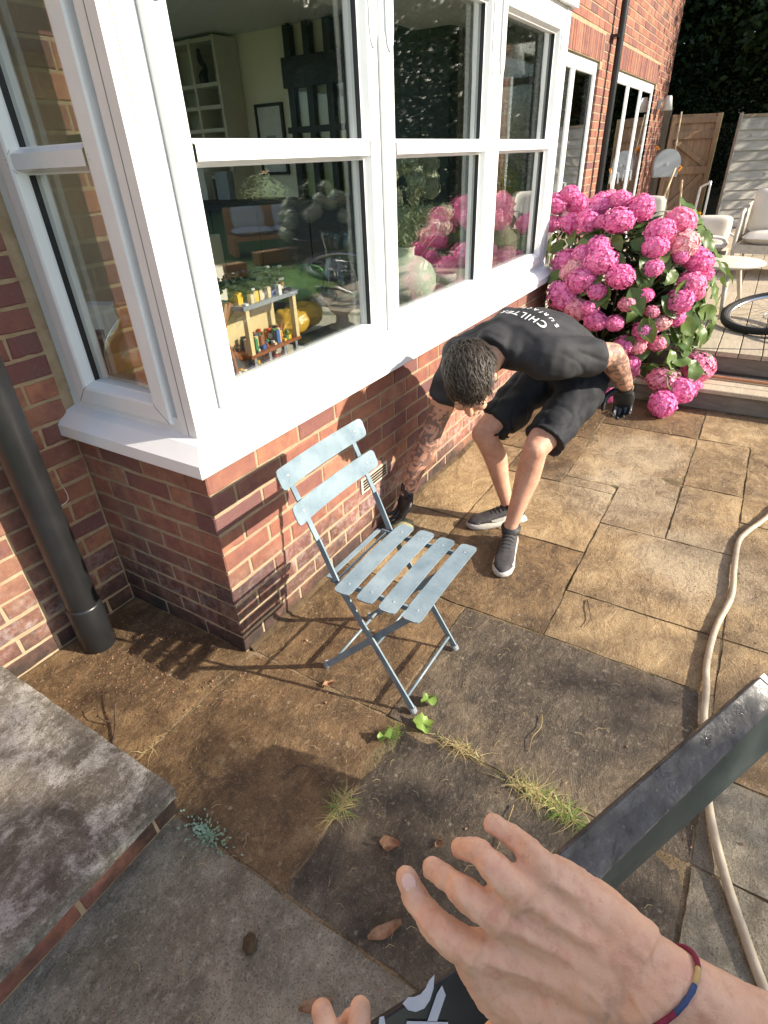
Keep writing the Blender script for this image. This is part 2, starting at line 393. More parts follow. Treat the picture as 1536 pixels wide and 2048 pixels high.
def mat_board():
    M = NT('stained_grey_board'); p = M.pos('Object')
    c = M.ramp(M.noise(M.vscale(p, (1, 2.2, 1)), 9, 7, .65, 1.5), [(.36, (.012, .011, .011)), (.46, (.040, .037, .036)), (.7, (.066, .061, .059))])
    c = M.mix(M.ramp(M.noise(p, 85, 5, .7), [(.60, 0), (.68, .6)]), c, (.15, .14, .13)); c = M.mix(M.ramp(M.noise(p, 30, 6, .7), [(.34, .8), (.44, 0)]), c, (.008, .008, .008))
    M.set(c, M.ramp(M.noise(p, 22, 6), [(.4, .16), (.6, .6)]), 0, .5); M.bump(M.noise(p, 90, 5), .35, .003); return M.m
MT['grey_board'] = mat_board()
MT['board_side'] = basic('green_grey_board_edge', (.024, .034, .034), (.050, .062, .058), 7, .4, .15, 50, spec=.6)
MT['black_panel'] = basic('black_panel', (.016, .016, .018), (.03, .03, .032), 9, .32, .05, spec=.5)
MT['grey_print'] = basic('pale_grey_print', (.42, .45, .54), (.50, .53, .60), 30, .6, .1)
MT['lamp_grey'] = basic('lamp_grey_paint', (.46, .47, .46), (.54, .55, .54), 6, .4, .03)
MT['cloth_person'] = basic('dark_grey_cloth', (.04, .045, .055), (.07, .075, .085), 12, .85, .3, 260)
MT['denim'] = basic('navy_trouser_cloth', (.03, .04, .065), (.05, .06, .09), 12, .85, .3, 260)
MT['thread_red'] = basic('maroon_thread', (.16, .015, .04), (.24, .03, .07), 120, .85, .6, 700, dist=.0008)
MT['thread_blue'] = basic('blue_thread', (.03, .06, .16), (.06, .10, .22), 120, .85, .6, 700, dist=.0008)
MT['thread_yellow'] = basic('yellow_thread', (.50, .36, .14), (.58, .44, .20), 120, .85, .6, 700, dist=.0008)

# ------------------------------------------------------------------ mesh helpers
class MB:
    def __init__(s): s.v = []; s.f = []
    def add(s, vs, fs):
        o = len(s.v); s.v += [tuple(v) for v in vs]; s.f += [tuple(i + o for i in f) for f in fs]; return s
    def box(s, c, d, rot=None):
        h = [x / 2 for x in d]; vs = []
        for x in (-1, 1):
            for y in (-1, 1):
                for z in (-1, 1):
                    p = Vector((x * h[0], y * h[1], z * h[2]))
                    if rot is not None: p = rot @ p
                    vs.append(p + Vector(c))
        return s.add(vs, [(0, 1, 3, 2), (4, 6, 7, 5), (0, 4, 5, 1), (2, 3, 7, 6), (0, 2, 6, 4), (1, 5, 7, 3)])
    def mm(s, a, b):
        return s.box([(a[i] + b[i]) / 2 for i in range(3)], [abs(b[i] - a[i]) for i in range(3)])
    def bar(s, a, b, w, t, up=(0, 0, 1)):
        a, b = Vector(a), Vector(b); d = b - a; L = d.length; d.normalize(); u = Vector(up)
        x = d.cross(u)
        if x.length < 1e-4: x = d.cross(Vector((1, 0, 0)))
        x.normalize(); y = x.cross(d).normalized()
        rot = Matrix((x, d, y)).transposed()
        return s.box((a + b) / 2, (w, L, t), rot)
    def tube(s, pts, rad, seg=8, caps=True, closed=False, smooth=0):
        pts = [Vector(p) for p in pts]
        n = len(pts)
        rads = [rad] * n if isinstance(rad, (int, float)) else list(rad)
        if smooth:
            pts, rads = spline(pts, rads, smooth); n = len(pts)
        T = []
        for i in range(n):
            a = pts[(i - 1) % n] if (closed or i > 0) else pts[i]
            b = pts[(i + 1) % n] if (closed or i < n - 1) else pts[i]
            T.append((b - a).normalized())
        u = T[0].orthogonal().normalized(); vs = []
        for i in range(n):
            u = (u - T[i] * u.dot(T[i]))
            u = u.normalized() if u.length > 1e-6 else T[i].orthogonal().normalized()
            v = T[i].cross(u)
            for k in range(seg):
                a = 2 * math.pi * k / seg
                vs.append(pts[i] + (u * math.cos(a) + v * math.sin(a)) * rads[i])
        fs = []
        for i in range(n if closed else n - 1):
            j = (i + 1) % n
            for k in range(seg):
                k2 = (k + 1) % seg
                fs.append((i * seg + k, i * seg + k2, j * seg + k2, j * seg + k))
        if caps and not closed:
            fs.append(tuple(range(seg - 1, -1, -1))); fs.append(tuple((n - 1) * seg + k for k in range(seg)))
        return s.add(vs, fs)
    def loft(s, secs, seg=16):
        # secs: (centre, half axis vector a, half axis vector b); ends closed
        vs = []; n = len(secs)
        for c, a, b in secs:
            c, a, b = Vector(c), Vector(a), Vector(b)
            for k in range(seg):
                t = 2 * math.pi * k / seg
                vs.append(c + a * math.cos(t) + b * math.sin(t))
        fs = []
        for i in range(n - 1):
            for k in range(seg):
                k2 = (k + 1) % seg
                fs.append((i * seg + k, i * seg + k2, (i + 1) * seg + k2, (i + 1) * seg + k))
        fs.append(tuple(range(seg - 1, -1, -1))); fs.append(tuple((n - 1) * seg + k for k in range(seg)))
        return s.add(vs, fs)
    def ell(s, c, ax, u=14, v=9):
        # ellipsoid with three half-axis vectors
        c = Vector(c); a, b, d = [Vector(x) for x in ax]; vs = [c + d]
        for i in range(1, v):
            th = math.pi * i / v
            for k in range(u):
                ph = 2 * math.pi * k / u
                vs.append(c + (a * math.cos(ph) + b * math.sin(ph)) * math.sin(th) + d * math.cos(th))
        vs.append(c - d); fs = []
        for k in range(u): fs.append((0, 1 + k, 1 + (k + 1) % u))
        for i in range(v - 2):
            for k in range(u):
                a0 = 1 + i * u + k; a1 = 1 + i * u + (k + 1) % u
                fs.append((a0, a0 + u, a1 + u, a1))
        o = 1 + (v - 2) * u
        for k in range(u): fs.append((o + k, len(vs) - 1, o + (k + 1) % u))
        return s.add(vs, fs)
    def sph(s, c, r, u=12, v=8):
        return s.ell(c, ((r, 0, 0), (0, r, 0), (0, 0, r)), u, v)
    def lathe(s, prof, c=(0, 0, 0), seg=24):
        vs = []
        for r, z in prof:
            for k in range(seg):
                a = 2 * math.pi * k / seg; vs.append((c[0] + r * math.cos(a), c[1] + r * math.sin(a), c[2] + z))
        fs = []
        for i in range(len(prof) - 1):
            for k in range(seg):
                k2 = (k + 1) % seg; fs.append((i * seg + k, i * seg + k2, (i + 1) * seg + k2, (i + 1) * seg + k))
        return s.add(vs, fs)
    def prism(s, poly, axis, a, b):
        # poly: 2D outline in the two other axes (in xyz order), extruded along axis from a to b
        def P(q, t):
            q = list(q); q.insert(axis, t); return q
        n = len(poly); vs = [P(q, a) for q in poly] + [P(q, b) for q in poly]
        fs = [tuple(range(n - 1, -1, -1)), tuple(range(n, 2 * n))] + [(i, (i + 1) % n, n + (i + 1) % n, n + i) for i in range(n)]
        return s.add(vs, fs)
    def build(s, name, mat, parent=None, smooth=False, loc=None, fixn=True):
        me = bpy.data.meshes.new(name)
        me.from_pydata(s.v, [], s.f)
        if fixn:
            bm = bmesh.new(); bm.from_mesh(me); bmesh.ops.recalc_face_normals(bm, faces=bm.faces); bm.to_mesh(me); bm.free()
        if smooth: me.shade_smooth()
        return link(name, me, mat, parent, loc)

def link(name, me, mat, parent=None, loc=None, rot=None, scale=None):
    if mat is not None:
        if len(me.materials) == 0: me.materials.append(MT[mat] if isinstance(mat, str) else mat)
    o = bpy.data.objects.new(name, me); COL.objects.link(o)
    if parent is not None: o.parent = parent
    if loc is not None: o.location = loc
    if rot is not None: o.rotation_euler = rot
    if scale is not None: o.scale = scale
    return o

def spline(pts, rads, k):
    P = []; Q = []; n = len(pts)
    for i in range(n - 1):
        p0 = pts[max(i - 1, 0)]; p1 = pts[i]; p2 = pts[i + 1]; p3 = pts[min(i + 2, n - 1)]
        for j in range(k):
            t = j / k
            P.append(.5 * ((2 * p1) + (p2 - p0) * t + (2 * p0 - 5 * p1 + 4 * p2 - p3) * t * t + (3 * p1 - p0 - 3 * p2 + p3) * t ** 3))
            Q.append(rads[i] * (1 - t) + rads[i + 1] * t)
    P.append(pts[-1]); Q.append(rads[-1])
    return P, Q

def tag(o, label=None, cat=None, group=None, kind=None):
    for k, v in (('label', label), ('category', cat), ('group', group), ('kind', kind)):
        if v: o[k] = v
    return o
def thing(name, label, cat, loc=(0, 0, 0), rz=0, group=None):
    o = bpy.data.objects.new(name, None); COL.objects.link(o); o.location = loc; o.rotation_euler = (0, 0, rz)
    o.empty_display_size = .1
    return tag(o, label, cat, group)
def struct(o): o['kind'] = 'structure'; return o
def child_copy(o, parent):
    c = o.copy(); COL.objects.link(c); c.parent = parent
    for ch in list(o.children): child_copy(ch, c)
    return c
def dup(root, label, loc, rz=0, scale=1.0):
    c = child_copy(root, None); c.location = loc; c.rotation_euler = (0, 0, rz); c.scale = (scale,) * 3 if isinstance(scale, (int, float)) else scale
    c['label'] = label; return c

def remesh(mb, name, mat, parent, voxel, smooth_it=6, fac=.5, post=None):
    """one continuous skin over overlapping closed shapes"""
    me = bpy.data.meshes.new(name + '_raw'); me.from_pydata(mb.v, [], mb.f)
    bm = bmesh.new(); bm.from_mesh(me); bmesh.ops.recalc_face_normals(bm, faces=bm.faces); bm.to_mesh(me); bm.free()
    o = bpy.data.objects.new(name + '_raw', me); COL.objects.link(o)
    r = o.modifiers.new('r', 'REMESH'); r.mode = 'VOXEL'; r.voxel_size = voxel
    if smooth_it:
        s = o.modifiers.new('s', 'SMOOTH'); s.factor = fac; s.iterations = smooth_it
    dg = bpy.context.evaluated_depsgraph_get(); dg.update()
    new = bpy.data.meshes.new_from_object(o.evaluated_get(dg))
    bpy.data.objects.remove(o); bpy.data.meshes.remove(me)
    new.name = name
    if post: post(new)
    new.materials.clear()
    new.shade_smooth()
    return link(name, new, mat, parent)

def displace(me, fn):
    me.update()
    n = len(me.vertices)
    no = [v.normal.copy() for v in me.vertices]
    for v, q in zip(me.vertices, no): v.co = v.co + q * fn(v.co, q)
    me.update()

# ================================================================== SETTING: ground, patio, step, deck
L = 3.30           # length of the bay front
WY = 0.64          # plane of the main rear wall
g = MB(); N = 40
def gs(t): return math.copysign(abs(t) ** 2.2, t)
gv = [(gs(-1 + 2 * i / N) * 90 + 2, gs(-1 + 2 * j / N) * 90 - 2, -.06) for j in range(N + 1) for i in range(N + 1)]
g.add(gv, [(j * (N + 1) + i, j * (N + 1) + i + 1, (j + 1) * (N + 1) + i + 1, (j + 1) * (N + 1) + i) for j in range(N) for i in range(N)])
tag(g.build('ground', 'lawn'), kind='structure')

patio = MB()
for i in range(1):
    nx, ny = 90, 80
    x0, x1, y0, y1 = -2.4, 3.62, -3.3, .70
    pv = []
    for j in range(ny + 1):
        for i2 in range(nx + 1):
            x = x0 + (x1 - x0) * i2 / nx; y = y0 + (y1 - y0) * j / ny
            pv.append((x, y, -.0048 + .0030 * noise.noise(Vector((x * 6, y * 6, 2))) + .002 * noise.noise(Vector((x * 21, y * 21, 5)))))
    patio.add(pv, [(j * (nx + 1) + i2, j * (nx + 1) + i2 + 1, (j + 1) * (nx + 1) + i2 + 1, (j + 1) * (nx + 1) + i2) for j in range(ny) for i2 in range(nx)])
patio = struct(patio.build('patio', 'joint', smooth=True))
SLABS = [  # x0 x1 y0 y1 stone
    (-.555, .02, -.645, -.02, 'brown'), (-.555, .02, -1.49, -.645, 'black'), (-1.15, -.555, -1.20, -.248, 'pale'), (-1.75, -1.15, -1.20, -.248, 'pale'),
    (-.53, .30, -.02, .64, 'brown'),
    (.02, .62, -1.49, -.60, 'grey'), (.02, .62, -.60, .0, 'brown'), (.62, .915, -1.49, -.918, 'tan'), (.915, 1.485, -1.49, -.918, 'tan'),
    (.62, 1.205, -.918, -.32, 'brown'), (1.205, 1.79, -.918, -.32, 'tan'), (.62, 1.205, -.32, 0, 'tan'), (1.205, 2.10, -.32, 0, 'tan'),
    (1.485, 1.88, -1.21, -.918, 'tan'), (1.485, 2.05, -1.49, -1.21, 'tan'), (1.88, 2.70, -1.21, -.637, 'tan'), (2.05, 2.70, -1.49, -1.21, 'tan'),
    (1.79, 1.88, -.918, -.637, 'tan'), (1.79, 2.41, -.637, -.32, 'brown'), (2.41, 3.20, -.637, -.32, 'brown'), (2.10, 3.20, -.32, 0, 'brown'),
    (2.70, 3.20, -1.21, -.637, 'brown'), (2.70, 3.20, -1.80, -1.21, 'tan'), (1.79 + .0, 2.70, -2.10, -1.49, 'tan'),
    (.02, .315, -2.10, -1.49, 'pale'), (.315, .915, -1.80, -1.49, 'tan'), (.915, 1.79, -2.10, -1.49, 'tan'), (.315, .915, -2.40, -1.80, 'grey'),
    (-.555, .02, -2.10, -1.49, 'pale'), (-1.15, -.555, -1.80, -1.20, 'grey'), (-1.75, -1.15, -1.80, -1.20, 'grey'), (-1.15, -.555, -2.40, -1.80, 'tan'),
    (-1.75, -1.15, -2.40, -1.80, 'grey'), (-.555, .315, -2.70, -2.10, 'grey'), (.915, 1.79, -2.70, -2.10, 'tan'), (1.79, 2.70, -2.70, -2.10, 'grey'),
    (2.70, 3.20, -2.70, -1.80, 'tan')]
for (x0, x1, y0, y1, st) in SLABS:
    sx, sy = x1 - x0, y1 - y0
    cx, cy = (x0 + x1) / 2, (y0 + y1) / 2
    big = max(sx, sy) > .4 and y1 > -1.6 and x0 < 2.2
    n1 = max(6, int(sx / (.022 if big else .06))); n2 = max(6, int(sy / (.022 if big else .06)))
    b = MB(); vs = []
    gp = random.uniform(.003, .006)
    tilt = (random.uniform(-.004, .004), random.uniform(-.004, .004), random.uniform(-.002, .003))
    def edge(t, seed):
        return .0040 * noise.noise(Vector((t * 9, seed, 0))) + .0030 * noise.noise(Vector((t * 30, seed, 3))) + .006 * max(0, noise.noise(Vector((t * 13, seed, 8))) - .25)
    sd = random.uniform(0, 50)
    for j in range(n2 + 1):
        for i in range(n1 + 1):
            u, v = i / n1, j / n2
            x = -sx / 2 + gp + (sx - 2 * gp) * u; y = -sy / 2 + gp + (sy - 2 * gp) * v
            wx, wy = x + cx, y + cy
            dx = min(u, 1 - u) * sx; dy = min(v, 1 - v) * sy
            if i == 0: x += edge(wy, sd)
            if i == n1: x += edge(wy, sd + 9)
            if j == 0: y += edge(wx, sd + 17)
            if j == n2: y += edge(wx, sd + 25)
            d = min(dx, dy)
            z = .0028 * noise.noise(Vector((wx * 5, wy * 5, sd))) + .0018 * noise.noise(Vector((wx * 17, wy * 17, sd))) + .0011 * noise.noise(Vector((wx * 46, wy * 46, sd)))
            z += tilt[0] * x + tilt[1] * y + tilt[2] - .0020 * max(0, 1 - d / .008) ** 2
            vs.append((x, y, z))
    W = n1 + 1
    fs = [(j * W + i, j * W + i + 1, (j + 1) * W + i + 1, (j + 1) * W + i) for j in range(n2) for i in range(n1)]
    ring = [i for i in range(W)] + [j * W + n1 for j in range(1, n2 + 1)] + [n2 * W + i for i in range(n1 - 1, -1, -1)] + [j * W for j in range(n2 - 1, 0, -1)]
    base = len(vs); nr = len(ring)
    vs += [vs[k] for k in ring]; vs += [(vs[k][0], vs[k][1], -.05) for k in ring]
    fs += [(base + (q + 1) % nr, base + q, base + nr + q, base + nr + (q + 1) % nr) for q in range(nr)]
    b.add(vs, fs)
    b.build('paving_slab', 'slab_' + st, patio, True, (cx, cy, 0), fixn=False)

# ---- step in the corner by the left wall
step = thing('garden_step', 'low concrete doorstep on a brick riser in the shaded lower left corner', 'step', (-1.25, .18, 0))
b = MB(); nx, ny = 60, 40; vs = []
SX0, SX1, SY0, SY1 = -.75, .715, -.445, .455
def stepz(x, y): return .118 + .0035 * noise.noise(Vector((x * 5, y * 5, 1))) + .0016 * noise.noise(Vector((x * 22, y * 22, 4)))
for j in range(ny + 1):
    for i in range(nx + 1):
        x = SX0 + (SX1 - SX0) * i / nx; y = SY0 + (SY1 - SY0) * j / ny
        d = min(SX1 - x, y - SY0, x - SX0, SY1 - y)
        if i == nx: x += .004 * noise.noise(Vector((y * 14, 3, 1)))
        if j == 0: y += .004 * noise.noise(Vector((x * 14, 7, 1)))
        vs.append((x, y, stepz(x, y) - .006 * max(0, 1 - d / .02) ** 2))
W = nx + 1
fs = [(j * W + i, j * W + i + 1, (j + 1) * W + i + 1, (j + 1) * W + i) for j in range(ny) for i in range(nx)]
ring = [i for i in range(W)] + [j * W + nx for j in range(1, ny + 1)] + [ny * W + i for i in range(nx - 1, -1, -1)] + [j * W for j in range(ny - 1, 0, -1)]
base = len(vs); nr = len(ring); vs += [vs[k] for k in ring]; vs += [(vs[k][0], vs[k][1], .074) for k in ring]
fs += [(base + (q + 1) % nr, base + q, base + nr + q, base + nr + (q + 1) % nr) for q in range(nr)]
b.add(vs, fs); b.build('tread', 'concrete', step, True, fixn=False)
b = MB(); b.mm((SX0 + .02, SY0 + .011, -.03), (SX1 - .022, SY1 - .01, .073)); riser = b.build('riser', 'mortar', step)
def brick_mesh(lx, ly, lz, seed, jag=.0022):
    """a slightly uneven brick, front face towards -Y"""
    rs = random.Random(seed); b = MB(); vs = []; fs = []
    ch = .004
    nx = 4
    for layer, (ins, yy) in enumerate(((ch, -ly / 2), (0, -ly / 2 + ch), (0, ly / 2))):
        for (sx, sz) in [(-1 + 2 * i / nx, -1) for i in range(nx)] + [(1, -1)] + [(1 - 2 * i / nx, 1) for i in range(nx)] + [(-1, 1)]:
            k = jag if layer < 2 else 0
            vs.append((sx * (lx / 2 - ins) + rs.uniform(-k, k), yy + rs.uniform(-k, k) * .5, sz * (lz / 2 - ins) + rs.uniform(-k, k)))
    n = 2 * nx + 2
    for l in range(2):
        for i in range(n): fs.append((l * n + i, l * n + (i + 1) % n, (l + 1) * n + (i + 1) % n, (l + 1) * n + i))
    for i in range(nx): fs.append((i, n - 1 - i, n - 2 - i, i + 1))
    b.add(vs, fs)
    me = bpy.data.meshes.new('brick'); me.from_pydata(b.v, [], b.f)
    bm = bmesh.new(); bm.from_mesh(me); bmesh.ops.recalc_face_normals(bm, faces=bm.faces); bm.to_mesh(me); bm.free()
    me.materials.append(MT['brick'])
    return me
STR = [brick_mesh(.213, .09, .064, i) for i in range(7)]
HDR = [brick_mesh(.1005, .09, .064, 50 + i) for i in range(4)]
x = SX0 + .05
while x < SX1 - .12:
    link('brick', random.choice(STR), None, riser, (x + .1065, SY0 + .045 + .007, .037)); x += .2235
for k in range(3): link('brick', random.choice(STR), None, riser, (SX1 - .063, SY0 + .165 + k * .2235, .037), (0, 0, R(90)))
link('brick', HDR[0], None, riser, (SX1 - .043, SY0 + .052, .037), None, (.62, 1, 1))

# ---- deck
DX0 = 3.59
deck = struct(MB().mm((DX0 + .02, -2.75, .02), (11.2, WY - .01, .262)).build('deck', 'deck_dark'))
bw = .138
def board(x0, x1, y, z0=.268, z1=.300, mat='deck'):
    b = MB(); h = (bw - .006) / 2; c = .003; lx = (x1 - x0) / 2
    b.prism([(-h, z0 - z1), (h, z0 - z1), (h, -c), (h - c, 0), (-h + c, 0), (-h, -c)], 0, -lx, lx)
    return b.build('deck_board', mat, deck, loc=((x0 + x1) / 2, y, z1))
cuts = [DX0 - .02, 3.93, 4.16, 4.43, 4.73, 5.03, 5.31, 5.73, 6.17, 6.60, 7.2, 11.2]
y = .565; k = 0
while y > -2.7:
    if -1.75 < y < -.35:
        for a, c in zip(cuts[:-1], cuts[1:]): board(a + .001, c - .001, y)
    else: board(DX0 - .02, 11.2, y)
    y -= bw; k += 1
for z0, z1 in ((.158, .262), ):
    b = MB().mm((DX0 - .004, -2.75, z0), (DX0 + .018, .45, z1)); b.build('fascia', 'deck_dark', deck)
dstep = thing('deck_step', 'weathered timber step in front of the raised deck behind the hydrangea', 'step', (3.39, -.55, 0))
MB().mm((-.16, -2.2, .0), (.19, .75, .118)).build('step_frame', 'deck_dark', dstep)
for i in range(3): MB().prism([(-.057, 0), (.057, 0), (.057, .023), (.053, .027), (-.053, .027), (-.057, .023)], 1, -2.2, .75).add([], []).build('tread_board', 'deck', dstep, loc=(-.135 + i * .121, 0, .122))

# ================================================================== HOUSE
house = thing('brick_house', 'red brick house with a white box bay window and two sets of glazed doors', 'house', (0, 0, 0))
BZ = .742          # top of bay brickwork
# mortar cores
b = MB()
b.mm((.0035, .0035, -.05), (L - .012, .11, BZ)); b.mm((.0035, .11, -.05), (.11, WY + .1, BZ)); b.mm((L - .11, .11, -.05), (L - .012, WY + .1, BZ))
bay_wall = b.build('bay_wall', 'mortar', house)
b = MB()
b.mm((-4, WY + .0035, -.05), (.0, WY + .3, 5.2)); b.mm((0, WY + .006, BZ), (.06, WY + .3, 2.36))
b.mm((0, WY + .012, 2.36), (L, WY + .3, 5.2))
left_wall = b.build('rear_wall', 'mortar', house)
DOORS = [(3.95, 6.45), (7.15, 9.70)]
DT, DB = 2.285, .30
b = MB()
segs = [(L, DOORS[0][0]), (DOORS[0][1], DOORS[1][0]), (DOORS[1][1], 10.8)]
for a, c in segs: b.mm((a, WY + .004, -.05), (c, WY + .3, DT))
b.mm((L, WY + .004, DT), (10.8, WY + .3, 5.2)); b.mm((L - .05, WY + .006, BZ), (L, WY + .3, DT)); b.mm((10.5, WY + .3, -.05), (10.788, 6, 5.2))
right_wall = b.build('rear_wall', 'mortar', house)
# single bricks: bay front, bay return, wall by the downpipe
for i in range(10):
    zc = i * .0745 + .034
    x = 0 if i % 2 else -.112
    first = True
    while x < L - .02:
        xs = max(x, 0); e = min(x + .2135, L)
        ln = e - xs
        if ln > .15: link('brick', random.choice(STR), None, bay_wall, (xs + ln / 2, .045 + random.uniform(-.0015, .0015), zc + random.uniform(-.001, .001)), (R(random.uniform(-.6, .6)), R(random.uniform(-.3, .3)), R(random.uniform(-.3, .3))), (ln / .213, 1, 1))
        elif ln > .05: link('brick', random.choice(HDR), None, bay_wall, (xs + ln / 2, .045 + random.uniform(-.0015, .0015), zc), None, (ln / .1005, 1, 1))
        x += .2235
    # return (faces -X): bricks turned
    yy = .0935 if i % 2 else .094
    yy = .1015 if i % 2 == 0 else .214 - .112
    y = .094 if i % 2 else (.094 + .112 - .2235 + .112)
    y = .0945 if i % 2 else .0945 + .1105
    if not (i % 2): link('brick', random.choice(HDR), None, bay_wall, (.045, .0945 + .0505, zc), (0, 0, R(-90)))
    while y < WY - .02:
        e = min(y + .2135, WY + .01); ln = e - y
        if ln > .05: link('brick', random.choice(STR if ln > .15 else HDR), None, bay_wall, (.045 + random.uniform(-.0015, .0015), y + ln / 2, zc + random.uniform(-.001, .001)), (0, R(random.uniform(-.3, .3)), R(-90 + random.uniform(-.4, .4))), (ln / (.213 if ln > .15 else .1005), 1, 1))
        y += .2235
for i in range(19):
    zc = i * .0745 + .034
    x = -.005 if i % 2 else -.115
    if not (i % 2): link('brick', HDR[i % 4], None, left_wall, (-.056, WY + .045, zc))
    while x > -.95:
        link('brick', random.choice(STR), None, left_wall, (x - .107, WY + .045 + random.uniform(-.002, .002), zc + random.uniform(-.001, .001)), (R(random.uniform(-.6, .6)), 0, 0))
        x -= .2235
def brick_field(x0, x1, z0, z1, holes, name, parent, plane_y=WY, soldier=None):
    b = MB(); i = 0; z = z0
    def put(a, c, zb, zt):
        j = random.uniform(-.002, .002); y0 = plane_y + j; y1 = plane_y + .06; e = .003
        b.add([(a + e, y0, zb + e), (c - e, y0, zb + e), (c - e, y0, zt - e), (a + e, y0, zt - e), (a, y0 + e, zb), (c, y0 + e, zb), (c, y0 + e, zt), (a, y0 + e, zt), (a, y1, zb), (c, y1, zb), (c, y1, zt), (a, y1, zt)],
              [(0, 1, 2, 3), (4, 5, 1, 0), (5, 6, 2, 1), (6, 7, 3, 2), (7, 4, 0, 3), (8, 9, 5, 4), (9, 10, 6, 5), (10, 11, 7, 6), (11, 8, 4, 7)])
    while z < z1:
        x = x0 - (.112 if i % 2 else 0)
        while x < x1:
            a = max(x, x0); c = min(x + .2135, x1); zt = z + .0645
            ps = [(a, c)]
            for (h0, h1, hz0, hz1) in holes:
                if zt > hz0 + .01 and z < hz1 - .01:
                    nps = []
                    for (p, q) in ps:
                        if q <= h0 or p >= h1: nps.append((p, q))
                        else:
                            if p < h0 - .03: nps.append((p, h0))
                            if q > h1 + .03: nps.append((h1, q))
                    ps = nps
            for p, q in ps:
                if q - p > .03: put(p, q, z, zt)
            x += .2235
        z += .0745; i += 1
    if soldier:
        for (h0, h1, hz0, hz1) in soldier:
            x = h0
            while x < h1 - .03:
                put(x, min(x + .0645, h1), hz0 + .004, hz1 - .008); x += .0745
    o = b.build(name, 'brick_far', parent, fixn=False); o['kind'] = 'stuff'; return o
brick_field(-4, -.96, 0, 2.4, [], 'far_bricks', left_wall)
brick_field(-.96, 0, 19 * .0745, 2.4, [], 'upper_bricks', left_wall)
holes = [(a, c, DB - .2, DT) for a, c in DOORS] + [(a - .1, c + .1, DT, DT + .2235) for a, c in DOORS]
sold = [(a - .1, c + .1, DT, DT + .2235) for a, c in DOORS]
brick_field(L, 10.8, 0, 5.2, holes, 'far_bricks', right_wall, soldier=sold)
b = MB()
for i in range(10):
    y = .1 + (.112 if i % 2 else 0)
    while y < WY: b.mm((L - .03, y, i * .0745 + .002), (L + .001, min(y + .2135, WY), i * .0745 + .066)); y += .2235
o = b.build('return_bricks', 'brick_far', bay_wall); o['kind'] = 'stuff'
# air vent low in the bay front
vent = MB().mm((.80, -.006, .262), (1.02, .012, .335)).build('air_vent', 'beige_ceramic', house)
for k in range(4): MB().mm((.815, -.0085, .274 + k * .014), (1.005, -.004, .282 + k * .014)).build('louvre', 'gasket', vent)

# ---- bay window
FY = .024
Z0, Z1 = .862, 2.22
b = MB()
b.mm((FY + .006, FY + .006, Z0 - .03), (.100, .100, Z1)); b.mm((L - .100, FY + .006, Z0 - .03), (L - FY - .006, .100, Z1))    # corner posts
for x in (1.130, 2.172): b.mm((x - .022, FY + .026, Z0 + .035), (x + .022, .098, Z1 - .05))
b.mm((.100, FY + .010, Z0 - .03), (L - .100, .099, Z0 + .035)); b.mm((.100, FY + .010, Z1 - .05), (L - .100, .099, Z1))
b.mm((.100, FY + .028, Z0 + .035), (.150, .097, Z1 - .05)); b.mm((L - .150, FY + .028, Z0 + .035), (L - .100, .097, Z1 - .05))
for x0 in (FY + .010, L - .099):
    b.mm((x0, .100, Z0 - .03), (x0 + .089, WY + .02, Z0 + .035)); b.mm((x0, .100, Z1 - .05), (x0 + .089, WY + .02, Z1))
    b.mm((x0 + .002, WY - .055, Z0 + .035), (x0 + .087, WY + .019, Z1 - .05)); b.mm((x0 + .018, .100, Z0 + .035), (x0 + .071, .125, Z1 - .05))
bayw = b.build('bay_window', 'upvc', house)
for x in (.066, L - .066): MB().mm((x - .0012, FY + .0052, Z0 - .02), (x + .0012, FY + .0072, Z1)).build('post_groove', 'weld', bayw)
for x in (FY + .0060, L - FY - .0060): MB().mm((x - .0008, .066 - .0012, Z0 - .02), (x + .0008, .066 + .0012, Z1)).build('post_groove', 'weld', bayw)
def ring(b, r, prof, P):
    x0, x1, z0, z1 = r
    def rect(i, d): return [P(x0 + i, z0 + i, d), P(x1 - i, z0 + i, d), P(x1 - i, z1 - i, d), P(x0 + i, z1 - i, d)]
    vs = []; fs = []
    for i, d in prof: vs += rect(i, d)
    for k in range(len(prof) - 1):
        for q in range(4): fs.append((k * 4 + q, k * 4 + (q + 1) % 4, (k + 1) * 4 + (q + 1) % 4, (k + 1) * 4 + q))
    b.add(vs, fs)
PROF = [(0, .075), (0, .008), (.004, .002), (.052, 0), (.060, .004), (.072, .028), (.076, .030), (.076, .085)]
